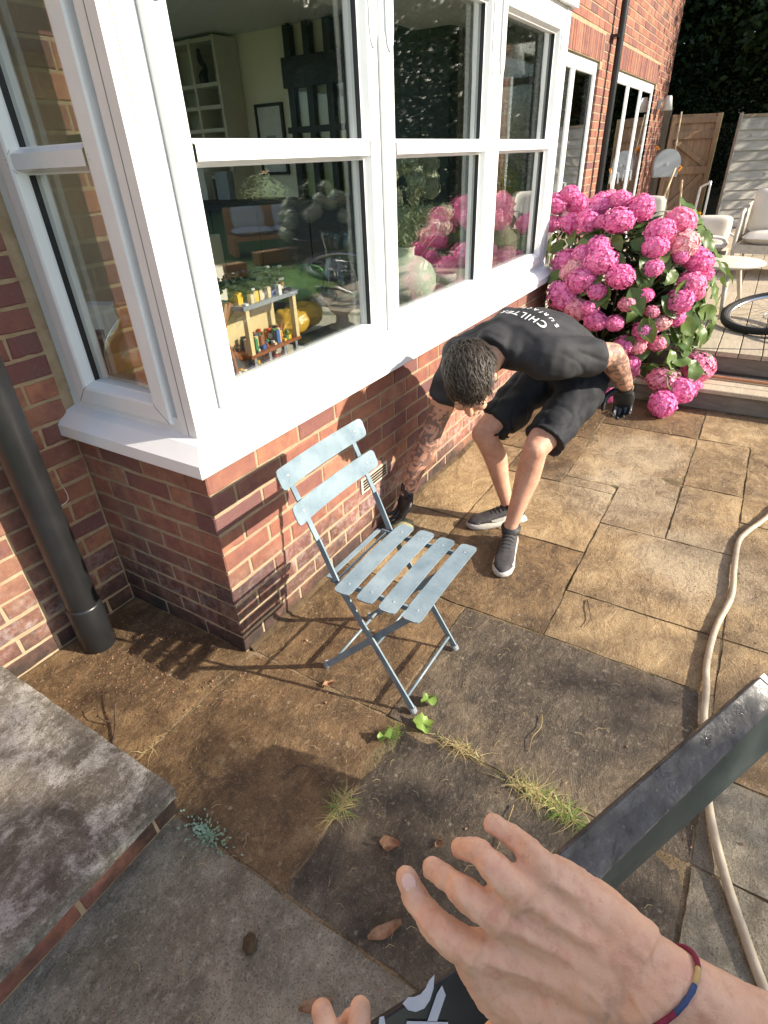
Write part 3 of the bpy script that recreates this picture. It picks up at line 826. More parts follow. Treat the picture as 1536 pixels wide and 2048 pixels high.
def sash(r, P, parent, tz=(1.528, 1.592)):
    b = MB(); ring(b, r, PROF, P)
    x0, x1, z0, z1 = r
    i = .070
    pf = [(tz[0], .075), (tz[0], .030), (tz[0] + .004, .028), (tz[0] + .014, .004), (tz[1] - .014, .004), (tz[1] - .004, .028), (tz[1], .030), (tz[1], .075)]
    n = len(pf); vs = [P(x0 + i, z, d) for z, d in pf] + [P(x1 - i, z, d) for z, d in pf]
    b.add(vs, [(k, k + 1, n + k + 1, n + k) for k in range(n - 1)])
    o = b.build('sash', 'upvc', parent)
    wl = MB()
    for (u, v, su, sv) in ((x0, z0, 1, 1), (x1, z0, -1, 1), (x0, z1, 1, -1), (x1, z1, -1, -1)):
        for (i0, d0, i1, d1) in ((.004, .002, .052, 0), (.052, 0, .060, .004), (.060, .004, .072, .028)):
            k = .0009; wl.add([P(u + su * (i0 + k), v + sv * (i0 - k), d0 - .0006), P(u + su * (i0 - k), v + sv * (i0 + k), d0 - .0006), P(u + su * (i1 - k), v + sv * (i1 + k), d1 - .0006), P(u + su * (i1 + k), v + sv * (i1 - k), d1 - .0006)], [(0, 1, 2, 3)])
    for (u, su) in ((x0 + .045, 1), (x1 - .045, -1)):
        for (v, sv) in ((tz[0] + .014, -1), (tz[1] - .014, 1)):
            k = .0009; wl.add([P(u, (tz[0] + tz[1]) / 2 + sv * .004 + k, -.0006), P(u, (tz[0] + tz[1]) / 2 + sv * .004 - k, -.0006), P(u + su * .024, v + sv * .010 - k, .006), P(u + su * .024, v + sv * .010 + k, .006)], [(0, 1, 2, 3)])
    wl.build('weld_line', 'weld', parent)
    for (a, c) in ((z0 + .07, tz[0] + .006), (tz[1] - .006, z1 - .07)):
        gb = MB(); ring(gb, (x0 + .071, x1 - .071, a - .001, c + .001), [(0, .032), (.0065, .032), (.0065, .05)], P); gb.build('gasket', 'gasket', parent)
        pb = MB(); q = [P(x0 + .07, a, .047), P(x1 - .07, a, .047), P(x1 - .07, c, .047), P(x0 + .07, c, .047)]
        q2 = [P(x0 + .07, a, .066), P(x1 - .07, a, .066), P(x1 - .07, c, .066), P(x0 + .07, c, .066)]
        pb.add(q + q2, [(0, 1, 2, 3), (7, 6, 5, 4)]); pb.build('pane', 'glass', parent)
    return o
PF = lambda x, z, d: (x, FY - .004 + d, z)
PLr = lambda y, z, d: (FY - .004 + d, y, z)
PRr = lambda y, z, d: (L - FY + .004 - d, y, z)
for a, c in ((.153, 1.105), (1.155, 2.147), (2.197, L - .153)): sash((a, c, Z0 + .012, Z1 - .053), PF, bayw)
sash((.128, WY - .058, Z0 + .012, Z1 - .053), PLr, bayw); sash((.128, WY - .058, Z0 + .012, Z1 - .053), PRr, bayw)
# mock sash horns on the stiles
for x in (.182, 1.077, 1.184, 2.119, 2.226, L - .182):
    b = MB(); b.prism([(x - .024, 2.15), (x + .024, 2.15), (x + .024, 1.90), (x + .018, 1.862), (x + .006, 1.845), (x - .006, 1.845), (x - .018, 1.862), (x - .024, 1.90)], 1, FY - .0085, FY - .0035)
    b.build('sash_horn', 'upvc', bayw)
# sill all round
prof = [(.085, .86), (.0, .842), (-.040, .812), (-.048, .806), (-.050, .768), (-.044, .762), (-.030, .762), (-.028, .752), (.02, .752)]
b = MB(); vs = []
for o_, z in prof: vs += [(o_, WY + .005, z), (o_, o_, z), (L - o_, o_, z), (L - o_, WY + .005, z)]
n = len(prof)
fs = [(k * 4 + q, k * 4 + q + 1, (k + 1) * 4 + q + 1, (k + 1) * 4 + q) for k in range(n - 1) for q in range(3)]
fs += [tuple(k * 4 for k in range(n)), tuple(k * 4 + 3 for k in range(n))]
b.add(vs, fs); b.build('window_sill', 'upvc', bayw)
b = MB().mm((.09, .088, .86), (L - .09, .70, .885)); b.build('inner_sill', 'shelf', bayw)
# bay roof
b = MB()
b.mm((.0, .0, Z1 + .002), (L, WY - .002, Z1 + .10)); b.mm((-.02, -.02, Z1 + .102), (L + .02, WY - .003, Z1 + .20))
b.add([(-.03, -.03, Z1 + .202), (L + .03, -.03, Z1 + .202), (L + .03, WY - .004, Z1 + .202), (-.03, WY - .004, Z1 + .202), (.1, .3, Z1 + .40), (L - .1, .3, Z1 + .40), (L - .1, WY - .004, Z1 + .45), (.1, WY - .004, Z1 + .45)],
      [(0, 1, 5, 4), (1, 2, 6, 5), (3, 0, 4, 7), (4, 5, 6, 7)])
b.build('bay_roof', 'upvc', house)

# ---- glazed doors
for (a, c) in DOORS:
    b = MB(); P = lambda x, z, d: (x, WY + .030 + d, z)
    ring(b, (a + .003, c - .003, DB, DT - .003), [(0, .09), (0, 0), (.055, 0), (.06, .01), (.06, .09)], P)
    door = b.build('glazed_door', 'upvc', house)
    n = 3; w3 = (c - a - .126) / n
    for k in range(n):
        x0 = a + .063 + k * w3; b = MB()
        ring(b, (x0 + .002, x0 + w3 - .002, DB + .062, DT - .066), [(0, .07), (0, -.010), (.004, -.012), (.046, -.012), (.052, -.002), (.054, .06)], P)
        b.build('door_leaf', 'upvc', door)
        pb = MB().add([P(x0 + .05, DB + .11, .0), P(x0 + w3 - .05, DB + .11, .0), P(x0 + w3 - .05, DT - .115, .0), P(x0 + .05, DT - .115, .0), P(x0 + .05, DB + .11, .016), P(x0 + w3 - .05, DB + .11, .016), P(x0 + w3 - .05, DT - .115, .016), P(x0 + .05, DT - .115, .016)], [(0, 1, 2, 3), (7, 6, 5, 4)])
        pb.build('pane', 'glass', door)
        if k > 0:
            MB().tube([(x0 + .025, WY + .02, 1.25), (x0 + .025, WY - .02, 1.25), (x0 + .025, WY - .025, 1.13)], .009, 6).build('handle', 'steel', door)
# ---- rooms behind the glass
b = MB(); b.mm((-1.7, .66 + .3, .02), (10.49, 4.5, .14)); b.mm((.12, .11, .02), (L - .12, .96, .139)); struct(b.build('room_floor', 'floor_in'))
struct(MB().mm((1.35, WY + .305, 2.37), (10.49, 4.5, 2.45)).mm((-1.7, WY + .305, 2.37), (1.35, 1.1, 2.45)).mm((.06, .06, 2.205), (L - .06, WY + .31, 2.2195)).build('room_ceiling', 'ceil'))  # left open over the unseen part of the room so sky light brightens it
struct(MB().mm((1.4, 4.2, .14), (10.49, 4.35, 2.37)).mm((-1.7, 4.2, .14), (1.4, 4.35, .2)).mm((-1.7, 4.2, 2.3), (1.4, 4.35, 2.37)).build('room_wall_back', 'cream_wall'))  # unseen stretch left open to let more daylight in
struct(MB().mm((-1.7, WY + .302, .14), (-1.55, 1.1, 2.37)).mm((-1.7, 4.0, .14), (-1.55, 4.2, 2.37)).mm((-1.7, 1.1, 2.3), (-1.55, 4.0, 2.37)).build('room_wall_left', 'cream_wall'))  # open between its ends, added daylight for the interior
struct(MB().mm((-1.55, WY + .302, .14), (.10, WY + .33, 2.37)).build('room_wall_front', 'cream_wall'))
struct(MB().mm((3.20, WY + .32, .14), (3.35, 4.2, 2.37)).build('room_wall_right', 'cream_wall'))
struct(MB().mm((10.4, WY + .302, .14), (10.49, 4.2, 2.37)).build('room_wall_end', 'cream_wall'))

# ================================================================== things in the room
t = thing('doorway_panel', 'tall dark panel in place of the dim doorway just inside the bay on its right', 'doorway_panel', (3.14, .92, .14))  # dark panel added where the doorway to the next room is dim
MB().mm((-.05, -.22, 0), (.05, .22, 2.19)).build('carcass', 'navy', t)
for s in (-1, 1): MB().mm((-.062, s * .108 - .104, .03), (-.0515, s * .108 + .104, 2.16)).build('door_leaf', 'navy', t)
for s in (-1, 1): MB().mm((-.075, s * .02 - .006, 1.0), (-.0625, s * .02 + .006, 1.12)).build('handle', 'steel', t)
t = thing('screen_door', 'black framed glazed screen against the cream room wall', 'screen', (3.15, 1.8, .14))
b = MB()
for y in (-.27, -.12, .06, .235): b.mm((-.03, y - .028, 0), (.03, y + .028, 2.22))
b.mm((-.034, -.30, 1.86), (.034, .30, 2.04)); b.mm((-.033, -.30, 1.58), (.033, .30, 1.62)); b.mm((-.033, -.30, .9), (.033, .30, .96)); b.mm((-.034, -.30, 0), (.034, .30, .2))
b.build('frame', 'black_frame', t); MB().mm((-.006, -.29, .2), (.006, .29, 1.86)).build('pane', 'glass2', t)
t = thing('wall_shelves', 'painted alcove shelves at the back of the cream room', 'shelves', (3.07, 2.9, .14))
b = MB()
for z in (.5, .9, 1.3, 1.62, 1.77, 1.91, 2.18): b.mm((-.119, -.298, z), (.119, .298, z + .025))
b.build('shelf_boards', 'shelf', t)
b = MB()
for y in (-.31, -.05, .31): b.mm((-.12, y - .012, 0), (.12, y + .012, 2.21))
b.build('uprights', 'shelf', t)
MB().mm((.10, -.30, .02), (.118, .30, 2.2)).build('back_panel', 'shelf', t)
t = MB(); t.tube([(0, 0, 0), (0, .01, .05), (.01, -.01, .10), (0, .015, .15), (0, .02, .19)], [.03, .035, .018, .022, .012], 8, smooth=4).sph((0, .025, .205), .018, 8, 6).build('figurine', 'black_frame', smooth=True, loc=(3.02, 2.80, 2.076))
tag(bpy.data.objects['figurine'], 'small dark figurine on the upper alcove shelf', 'figurine')
t = thing('picture_frame', 'dark framed picture on the cream room wall', 'picture', (3.185, 2.33, 1.45))
b = MB(); ring(b, (-.14, .14, 0, .48), [(0, .015), (0, -.012), (.02, -.012), (.022, 0)], lambda x, z, d: (d, x, z)); b.build('frame', 'black_frame', t)
MB().mm((-.002, -.125, .015), (.004, .125, .465)).build('mount', 'white_ceramic', t); MB().mm((-.006, -.05, .15), (-.003, .05, .27)).build('print', 'toy_grey', t)
t = thing('added_sideboard', 'long dark cabinet added along the cream room wall to darken it behind the glass', 'added_sideboard', (2.98, 2.22, .14))  # added to keep the lower interior dark behind the lawn reflection
MB().mm((-.20, -1.05, .06), (.20, 1.05, 1.12)).build('carcass', 'navy', t); MB().mm((-.215, -1.07, 1.121), (.21, 1.07, 1.15)).build('top', 'black_frame', t)
for k in range(4): MB().mm((-.212, -1.03 + k * .518, .10), (-.2005, -1.03 + k * .518 + .506, 1.08)).build('door', 'navy', t)
for y in (-.95, .95): MB().mm((-.16, y - .03, 0), (.16, y + .03, .059)).build('foot', 'black_frame', t)
for i, (y, w_, h, mt_, lab) in enumerate(((2.95, .20, .26, 'white_ceramic', 'pale stack of papers leaning on the sideboard'), (2.66, .14, .20, 'toy_grey', 'grey box file standing on the sideboard'))):
    o = MB().mm((-.10, -w_ / 2, 0), (.10, w_ / 2, h)).build('box_file', mt_, loc=(2.98, y, 1.2905)); tag(o, lab, 'box')
t = thing('armchair', 'pale armchair inside the room behind the window', 'armchair', (1.9, 2.6, .14), R(200))
MB().mm((-.4, -.4, .12), (.4, .4, .42)).build('seat', 'cushion', t); MB().mm((-.4, .28, .42), (.4, .45, .95)).build('backrest', 'cushion', t)
for s in (-1, 1): MB().mm((s * .46 - .07, -.4, .1), (s * .46 + .055, .44, .62)).build('arm', 'cushion', t)

# ---- things on the inner sill (top at z .885)
SZ = .8855
def leafcard(b, base, d, ln, wd, bend=.2, seg=3, up=(0, 0, 1)):
    base, d = Vector(base), Vector(d).normalized(); u = Vector(up); s = d.cross(u)
    if s.length < 1e-3: s = d.cross(Vector((1, 0, 0)))
    s.normalize(); nrm = s.cross(d)
    vs = []
    for i in range(seg + 1):
        t_ = i / seg; wv = wd * math.sin(math.pi * min(.98, .12 + .86 * t_)) * .5
        p = base + d * ln * t_ - nrm * bend * ln * t_ * t_
        vs += [p - s * wv + nrm * wv * .25, p + s * wv + nrm * wv * .25]
    b.add(vs, [(2 * i, 2 * i + 1, 2 * i + 3, 2 * i + 2) for i in range(seg)])
def lathe_thing(name, label, cat, prof, loc, mat, seg=28):
    o = MB().lathe(prof, seg=seg).build(name, mat, smooth=True, loc=loc); return tag(o, label, cat)
lathe_thing('vase', 'large round pale green vase on the window sill behind the middle sash', 'vase', [(.0, 0), (.075, 0), (.125, .03), (.150, .085), (.150, .13), (.125, .185), (.08, .218), (.045, .226), (.040, .232), (.040, .262), (.046, .268), (.034, .268), (.032, .20), (.0, .19)], (1.70, .26, SZ), 'pale_ceramic')
lathe_thing('vase', 'tall beige stoneware vase in the sash beside the hydrangea', 'vase', [(.0, 0), (.075, 0), (.088, .02), (.094, .12), (.088, .18), (.062, .215), (.036, .228), (.033, .26), (.038, .266), (.028, .266), (.026, .2), (.0, .19)], (2.92, .22, SZ), 'beige_ceramic')
lathe_thing('stone_bowl', 'small white footed stone bowl beside the round pale vase', 'bowl', [(0, 0), (.05, 0), (.05, .012), (.03, .02), (.028, .045), (.06, .06), (.065, .085), (.06, .10), (.05, .10), (.045, .07), (0, .06)], (2.02, .20, SZ), 'white_ceramic')
hv = thing('hurricane_vase', 'clear glass hurricane vase on a wooden foot by the first mullion', 'vase', (1.13, .27, SZ))
MB().lathe([(.055, .10), (.075, .13), (.085, .17), (.07, .24), (.052, .29), (.05, .33), (.062, .38), (.068, .40), (.065, .40), (.059, .38), (.047, .33), (.049, .29), (.067, .24), (.082, .17), (.072, .132), (.0, .11)]).build('glass_body', 'glass2', hv, True)
MB().lathe([(0, 0), (.06, 0), (.062, .012), (.03, .03), (.026, .06), (.052, .085), (.058, .10), (0, .10)]).build('foot', 'beige_ceramic', hv, True)
jar = thing('glass_flagon', 'brown glass flagon with two small neck handles in the side sash', 'jar', (.20, .46, SZ))
MB().lathe([(0, .004), (.085, 0), (.098, .015), (.102, .06), (.100, .14), (.085, .18), (.05, .215), (.028, .235), (.026, .27), (.034, .275), (.034, .285), (.024, .285), (.020, .24), (.045, .21), (.08, .175), (.094, .14), (.096, .06), (.09, .02), (0, .012)]).build('body', 'amber', jar, True)
for s in (-1, 1): MB().tube([(0, s * .024, .268), (0, s * .045, .265), (0, s * .05, .245), (0, s * .036, .228)], .005, 6, smooth=3).build('handle', 'amber', jar, True)
lathe_thing('candlestick', 'thin dark candlestick behind the brown glass flagon', 'candlestick', [(0, 0), (.04, 0), (.04, .008), (.012, .02), (.01, .16), (.02, .17), (.022, .19), (.012, .19), (0, .17)], (.16, .585, SZ), 'black_frame')
# olive stems and pale round flower heads in the green vase
ol = thing('olive_stems', 'silvery olive stems arching out of the round pale vase', 'stems', (1.70, .26, SZ + .26))
b = MB(); lv = MB()
for k in range(13):
    a = random.uniform(-.6, .9) if k % 4 else random.uniform(2, 4); sp = random.uniform(.14, .40); h = random.uniform(.05, .24)
    dx, dy = math.cos(a) * sp, math.sin(a) * sp * .32
    pts = [(0, 0, -.1), (dx * .15, dy * .15, .05), (dx * .55, dy * .55, h), (dx, dy, h * .9)]
    P_, _ = spline([Vector(p) for p in pts], [0] * 4, 8); b.tube(P_, .0022, 4)
    for i in range(6, len(P_)):
        for q in range(3):
            d = Vector((random.uniform(-1, 1), random.uniform(-.7, .7), random.uniform(-.3, .9)))
            leafcard(lv, P_[i], d, random.uniform(.035, .055), .013, .2, 2)
b.build('stem', 'stem', ol); o = lv.build('leaves', 'leaf_olive', ol, fixn=False); o['kind'] = 'stuff'
ph = thing('pale_flower_stems', 'tall bunch of pale round flower heads above the olive stems', 'flowers', (1.97, .42, SZ))
b = MB()
HD = []
for k in range(24):
    u = random.uniform(-.24, .48); z = random.uniform(.34, .72) - abs(u - .12) * .35; y = random.uniform(-.08, .16)
    HD.append((u, y, z)); b.tube([(0, 0, .0), (u * .3, y * .3, z * .5), (u, y, z)], .003, 4, smooth=4)
b.build('stem', 'stem', ph)
def floret_ball(n, seed, petal=.26, flat=1.0):
    rs = np.random.default_rng(seed); b = MB(); b.sph((0, 0, 0), .86, 12, 8)
    for i in range(n):
        z = 1 - 2 * (i + .5) / n; a = i * 2.39996; r_ = math.sqrt(1 - z * z)
        nr = Vector((r_ * math.cos(a), r_ * math.sin(a), z * flat)) + Vector(rs.normal(0, .09, 3)); nr.normalize()
        c = nr * (1 + rs.normal(0, .05)); u = nr.orthogonal().normalized(); u.rotate(Matrix.Rotation(rs.uniform(0, 6.28), 3, nr)); v = nr.cross(u)
        for q in range(4):
            d = u * math.cos(q * math.pi / 2) + v * math.sin(q * math.pi / 2); s = nr.cross(d)
            k = petal * rs.uniform(.85, 1.15); lift = rs.uniform(-.05, .10)
            b.add([c, c + d * k * .5 + s * k * .42 + nr * .03, c + d * k * .98 + nr * (lift), c + d * k * .5 - s * k * .42 + nr * .03], [(0, 1, 2), (0, 2, 3)])
    me = bpy.data.meshes.new('flower_head'); me.from_pydata(b.v, [], b.f)
    return me
pale = floret_ball(60, 3, .30); pale.materials.append(MT['pale_head'])
for p in HD: link('flower_head', pale, None, ph, p, None, (.048,) * 3)
sp = thing('yellow_sprigs', 'upright yellow leafed sprigs standing in the beige vase', 'sprigs', (2.92, .22, SZ + .26))
b = MB(); lv = MB()
for k in range(9):
    a = random.uniform(0, 6.28); s_ = random.uniform(.03, .13); h = random.uniform(.14, .36)
    P_, _ = spline([Vector((0, 0, -.1)), Vector((0, 0, .02)), Vector((math.cos(a) * s_, math.sin(a) * s_ * .6, h))], [0] * 3, 8); b.tube(P_, .002, 4)
    for i in range(8, len(P_)):
        for q in range(3): leafcard(lv, P_[i], (random.uniform(-1, 1), random.uniform(-1, 1), random.uniform(-.2, 1)), random.uniform(.015, .028), .012, .1, 2)
b.build('stem', 'stem', sp); o = lv.build('leaves', 'sprig', sp, fixn=False); o['kind'] = 'stuff'
# crumpled bags
def bag(name, label, loc, ax, mat, seed):
    b = MB(); b.ell((0, 0, 0), ax, 64, 40); o = b.build(name, mat, smooth=True, loc=loc)
    displace(o.data, lambda c, n_: .030 * noise.noise(c * 9 + Vector((seed, 0, 0))) - .022 * abs(noise.noise(c * 19 + Vector((0, seed, 0)))) - .010 * abs(noise.noise(c * 44 + Vector((0, seed, 0)))))
    return tag(o, label, 'bag')
bag('foil_bag', 'yellow foil bag lying beside the toy house', (.98, .40, SZ + .078), ((.17, .03, .02), (-.02, .075, 0), (0, 0, .058)), 'yellow_bag', 3)
bag('foil_bag', 'crumpled green bag lying on top of the yellow one', (1.05, .44, SZ + .20), ((.15, .02, -.02), (-.02, .085, 0), (.03, 0, .075)), 'green_bag', 8)
bag('cloth_heap', 'crumpled blue cloth at the back of the sill behind the toy house', (.78, .60, SZ + .06), ((.13, .02, .01), (-.02, .06, 0), (0, 0, .055)), 'blue_cloth', 5)
bag('cloth_heap', 'crumpled white cloth at the back of the sill by the blue one', (.58, .61, SZ + .065), ((.10, .01, .02), (-.01, .055, 0), (0, 0, .06)), 'white_ceramic', 12)
bag('cloth_heap', 'dark grey cloth heap on the sill behind the green bag', (1.28, .56, SZ + .06), ((.13, -.02, .02), (-.02, .07, 0), (0, 0, .055)), 'cloth_person', 15)
for i, (x, y, h, mt_, lab) in enumerate(((.33, .40, .20, 'cushion', 'pale envelope propped at the left end of the sill'), (1.42, .30, .16, 'glass2', 'small clear glass tumbler left of the round pale vase'))):
    if mt_ == 'glass2': lathe_thing('tumbler', lab, 'glass', [(0, .004), (.030, 0), (.036, h), (.033, h), (.028, .008), (0, .008)], (x, y, SZ), 'glass2')
    else:
        o = MB().mm((-.07, -.004, 0), (.07, .004, h)).build('envelope', mt_, loc=(x, y, SZ + .004)); o.rotation_euler = (R(-14), 0, R(20)); tag(o, lab, 'envelope')
tag(MB().mm((-.16, -.08, 0), (.16, .08, .012)).build('slate_board', 'toy_dark', loc=(1.0, .27, SZ)), 'flat dark slate board on the sill behind the toy house', 'board')
# toy house
th = thing('toy_house', 'open fronted toy brick house with tan pillars on the window sill', 'toy', (.56, .22, SZ), R(3))
b = MB()
for x in (-.13, .13):
    for y in (-.055, .055): b.mm((x - .009, y - .009, .086), (x + .009, y + .009, .235))
b.build('pillar', 'toy_tan', th)
b = MB()
for x in (-.12, -.04, .05, .12):
    for y in (-.052, .052): b.mm((x - .007, y - .007, .002), (x + .007, y + .007, .075))
b.build('stilt', 'toy_grey', th)
MB().mm((-.145, -.065, .075), (.145, .065, .0855)).build('floor', 'toy_brown', th); MB().mm((-.15, -.068, .236), (.15, .068, .25)).build('roof_edge', 'toy_grey', th)
b = MB().mm((-.139, .045, .0865), (.139, .05, .235)); b.build('back_wall', 'toy_tan', th)
b = MB()
for k in range(95):
    x, y = random.uniform(-.11, .11), random.uniform(-.05, .035); w_ = random.choice((.008, .012, .016)); h = random.choice((.008, .014, .03, .045))
    b.mm((x - w_ / 2, y - .006, .0858), (x + w_ / 2, y + .006, .0858 + h))
for k in range(60):
    x, y = random.uniform(-.13, .13), random.uniform(-.06, .05); b.mm((x - .006, y - .006, .001), (x + .006, y + .006, random.uniform(.01, .03)))
for k in range(60):
    x, y = random.uniform(-.13, .13), random.uniform(-.06, .05); b.mm((x - .008, y - .008, .2505), (x + .008, y + .008, .255 + random.uniform(0, .035)))
o = b.build('small_pieces', 'toys', th); o['kind'] = 'stuff'
b = MB()
for k in range(4): b.tube([(-.19 + k * .008, -.03 + k * .012, 0), (-.20 + k * .006, -.03 + k * .012, .10), (-.215 + k * .012, -.02 + k * .01, .18), (-.17 + k * .02, -.01, .26)], .009, 6, smooth=5)
b.tube([(-.185, -.02, .11), (-.15, -.02, .075), (-.13, -.02, .07)], .008, 6, smooth=4); b.build('trunk', 'toy_brown', th)
b = MB()
for k in range(160):
    a = random.uniform(0, 6.28); r_ = random.uniform(0, 1) ** .5
    x, y, z = -.03 + math.cos(a) * r_ * .19, math.sin(a) * r_ * .07, .30 + random.uniform(-.02, .045) * (1 - r_ * .4)
    b.box((x, y, z), (.022, .012, .008), Matrix.Rotation(random.uniform(0, 3), 3, 'Z') @ Matrix.Rotation(random.uniform(-.6, .6), 3, 'X'))
o = b.build('canopy_pieces', 'toy_dark', th); o['kind'] = 'stuff'
MB().mm((-.10, -.03, .25), (-.02, .04, .275)).mm((-.04, -.02, .26), (.06, .03, .30)).build('canopy_core', 'toy_dark', th)

# ================================================================== downpipes, lamps
dp = thing('downpipe', 'thick black drainpipe on the shaded wall left of the bay', 'drainpipe', (-.245, .53, 0))
MB().lathe([(.055, .19), (.055, 2.6)], seg=32).build('pipe', 'pipe_black', dp, True)
MB().lathe([(.052, .002), (.059, .002), (.0605, .006), (.0605, .196), (.059, .203), (.055, .205)], seg=32).build('socket', 'pipe_black', dp, True)
for z in (1.6,): MB().lathe([(.0555, z), (.0615, z + .002), (.0615, z + .03), (.0555, z + .032)], seg=24).mm((-.10, .03, z + .004), (.10, .10, z + .027)).build('bracket', 'pipe_black', dp)
dp = thing('downpipe', 'slim black drainpipe between the two glazed doors', 'drainpipe', (6.78, .555, .30))
MB().lathe([(.036, .0), (.036, 4.8)], seg=16).build('pipe', 'pipe_black', dp, True)
MB().lathe([(.038, .18), (.046, .18), (.046, .27), (.038, .27)], seg=16).build('socket', 'pipe_black', dp, True)
for z in (.30, 2.2): MB().mm((-.075, .0, z), (.075, .083, z + .025)).build('bracket', 'pipe_black', dp)
def wall_lamp(loc, label):
    t = thing('wall_lamp', label, 'lamp', loc, 0, 'grey wall lamps on the rear wall')
    MB().mm((-.035, .04, -.05), (.035, .079, .07)).build('back_plate', 'lamp_grey', t)
    MB().tube([(0, .04, .05), (0, -.02, .055)], .012, 8).build('arm', 'lamp_grey', t)
    MB().lathe([(.0, .11), (.035, .11), (.042, .10), (.075, -.07), (.07, -.07), (.036, .09), (0, .09)], (0, -.06, 0), 20).build('lamp_shade', 'lamp_grey', t, True)
wall_lamp((3.66, .56, 2.05), 'grey cone wall lamp seen through the bay window end pane')
wall_lamp((10.10, .56, 2.05), 'grey cone wall lamp beside the far glazed door')

# ================================================================== folding chair
ch = thing('folding_chair', 'pale blue grey metal slatted folding chair in front of the bay', 'chair', (.232, -.55, 0))
ox, oy = .207, -.55
def slat(length, width, thick, fn, name, n=14, cr=.014):
    """plank along X; fn(s, t) maps length and width coordinates to a point and a normal"""
    us = []
    for i in range(n + 1):
        u = -length / 2 + length * i / n; us.append(u)
    us = [-length / 2, -length / 2 + cr * .3, -length / 2 + cr] + us[1:-1] + [length / 2 - cr, length / 2 - cr * .3, length / 2]
    us = sorted(set(us)); vs = []; fs = []
    for u in us:
        e = length / 2 - abs(u); hw = width / 2 if e >= cr else width / 2 - (cr - math.sqrt(max(0, cr * cr - (cr - e) ** 2)))
        for (t_, sgn) in ((-hw, 1), (hw, 1), (hw, -1), (-hw, -1)):
            p, nr = fn(u, t_); vs.append(p + nr * (thick / 2 * sgn))
    for i in range(len(us) - 1):
        for q in range(4): fs.append((i * 4 + q, i * 4 + (q + 1) % 4, (i + 1) * 4 + (q + 1) % 4, (i + 1) * 4 + q))
    k = len(us) - 1; fs += [(3, 2, 1, 0), (k * 4, k * 4 + 1, k * 4 + 2, k * 4 + 3)]
    o = MB().add(vs, fs).build(name, 'chair', ch)
    for u in (-length / 2 + .045, length / 2 - .045):
        b = MB(); p, nr = fn(u, 0); nr = nr.normalized(); a = nr.orthogonal().normalized(); c_ = nr.cross(a)
        b.ell(p + nr * (thick / 2), (a * .0048, c_ * .0048, nr * .0014), 10, 6); b.build('rivet', 'rivet', o, True)
    return o
for k in range(4):
    yc = -.450 - k * .0775 - oy
    slat(.405, .0575, .004, lambda u, t_, yc=yc, k=k: (Vector((u + (.003 if k % 2 else 0), yc + t_, .450 + .010 * (1 - (u / .2) ** 2) * .6 - .002 * k)), Vector((.06 * u / .2, 0, 1)).normalized()), 'seat_slat')
tl = Vector((0, .150, .38)).normalized()        # direction up the back
nb = Vector((0, -tl.z, tl.y))                   # faces -Y
for zc, ln in ((.782, .425), (.678, .425)):
    base = Vector((.0, -.405 - oy, .44)) + tl * ((zc - .44) / tl.z)
    slat(ln, .062, .003, lambda u, t_, base=base: (base + Vector((u, 0, 0)) + tl * t_ + nb * (.018 * (u / .21) ** 2 - .004), (nb + Vector((-.17 * u / .21, 0, 0))).normalized()), 'back_slat')
for s in (-1, 1):
    x = s * .158
    b = MB()
    top = Vector((x, -.405 - oy, .44)) + tl * .385
    # upright above the seat, flat against the slats, then the twist and the leg down to the front foot
    b.bar(top + nb * -.008, Vector((x, -.349 - oy, .582)), .018, .005, nb)
    b.bar(Vector((x, -.349 - oy, .583)), Vector((x, -.405 - oy, .445)), .006, .020, (0, 0, 1))
    b.build('back_upright', 'chair', ch)
    b = MB(); b.bar(Vector((x, -.403 - oy, .447)), Vector((x, -.665 - oy, .012)), .006, .022); b.build('leg', 'chair', ch)
    b = MB(); b.tube([Vector((x, -.660 - oy, .022)), Vector((x, -.668 - oy, .004))], [.013, .012], 10); b.build('foot', 'foot', ch)
    x2 = s * .140
    b = MB(); b.bar(Vector((x2, -.690 - oy, .437)), Vector((x2, -.305 - oy, .012)), .006, .022); b.build('leg', 'chair', ch)
    b = MB(); b.tube([Vector((x2, -.309 - oy, .022)), Vector((x2, -.300 - oy, .004))], [.013, .012], 10); b.build('foot', 'foot', ch)
    MB().bar((x2 + s * .010, -.375 - oy, .437), (x2 + s * .010, -.700 - oy, .437), .006, .018).build('seat_rail', 'chair', ch)
for nm, (p, q, r_) in {'front_stretcher': ((-.158, -.640 - oy, .055), (.158, -.640 - oy, .055), .005), 'rear_stretcher': ((-.14, -.345 - oy, .06), (.14, -.345 - oy, .06), .005), 'pivot_bar': ((-.158, -.532 - oy, .232), (.158, -.532 - oy, .232), .004)}.items():
    MB().tube([p, q], r_, 8).build(nm, 'chair', ch, True)
MB().bar((-.15, -.366 - oy, .440), (.15, -.366 - oy, .440), .004, .016, (0, 1, 0)).build('seat_rear_rail', 'chair', ch)
MB().tube([(-.15, -.395 - oy, .438), (.15, -.395 - oy, .438)], .004, 8).build('seat_rear_rod', 'chair', ch, True)

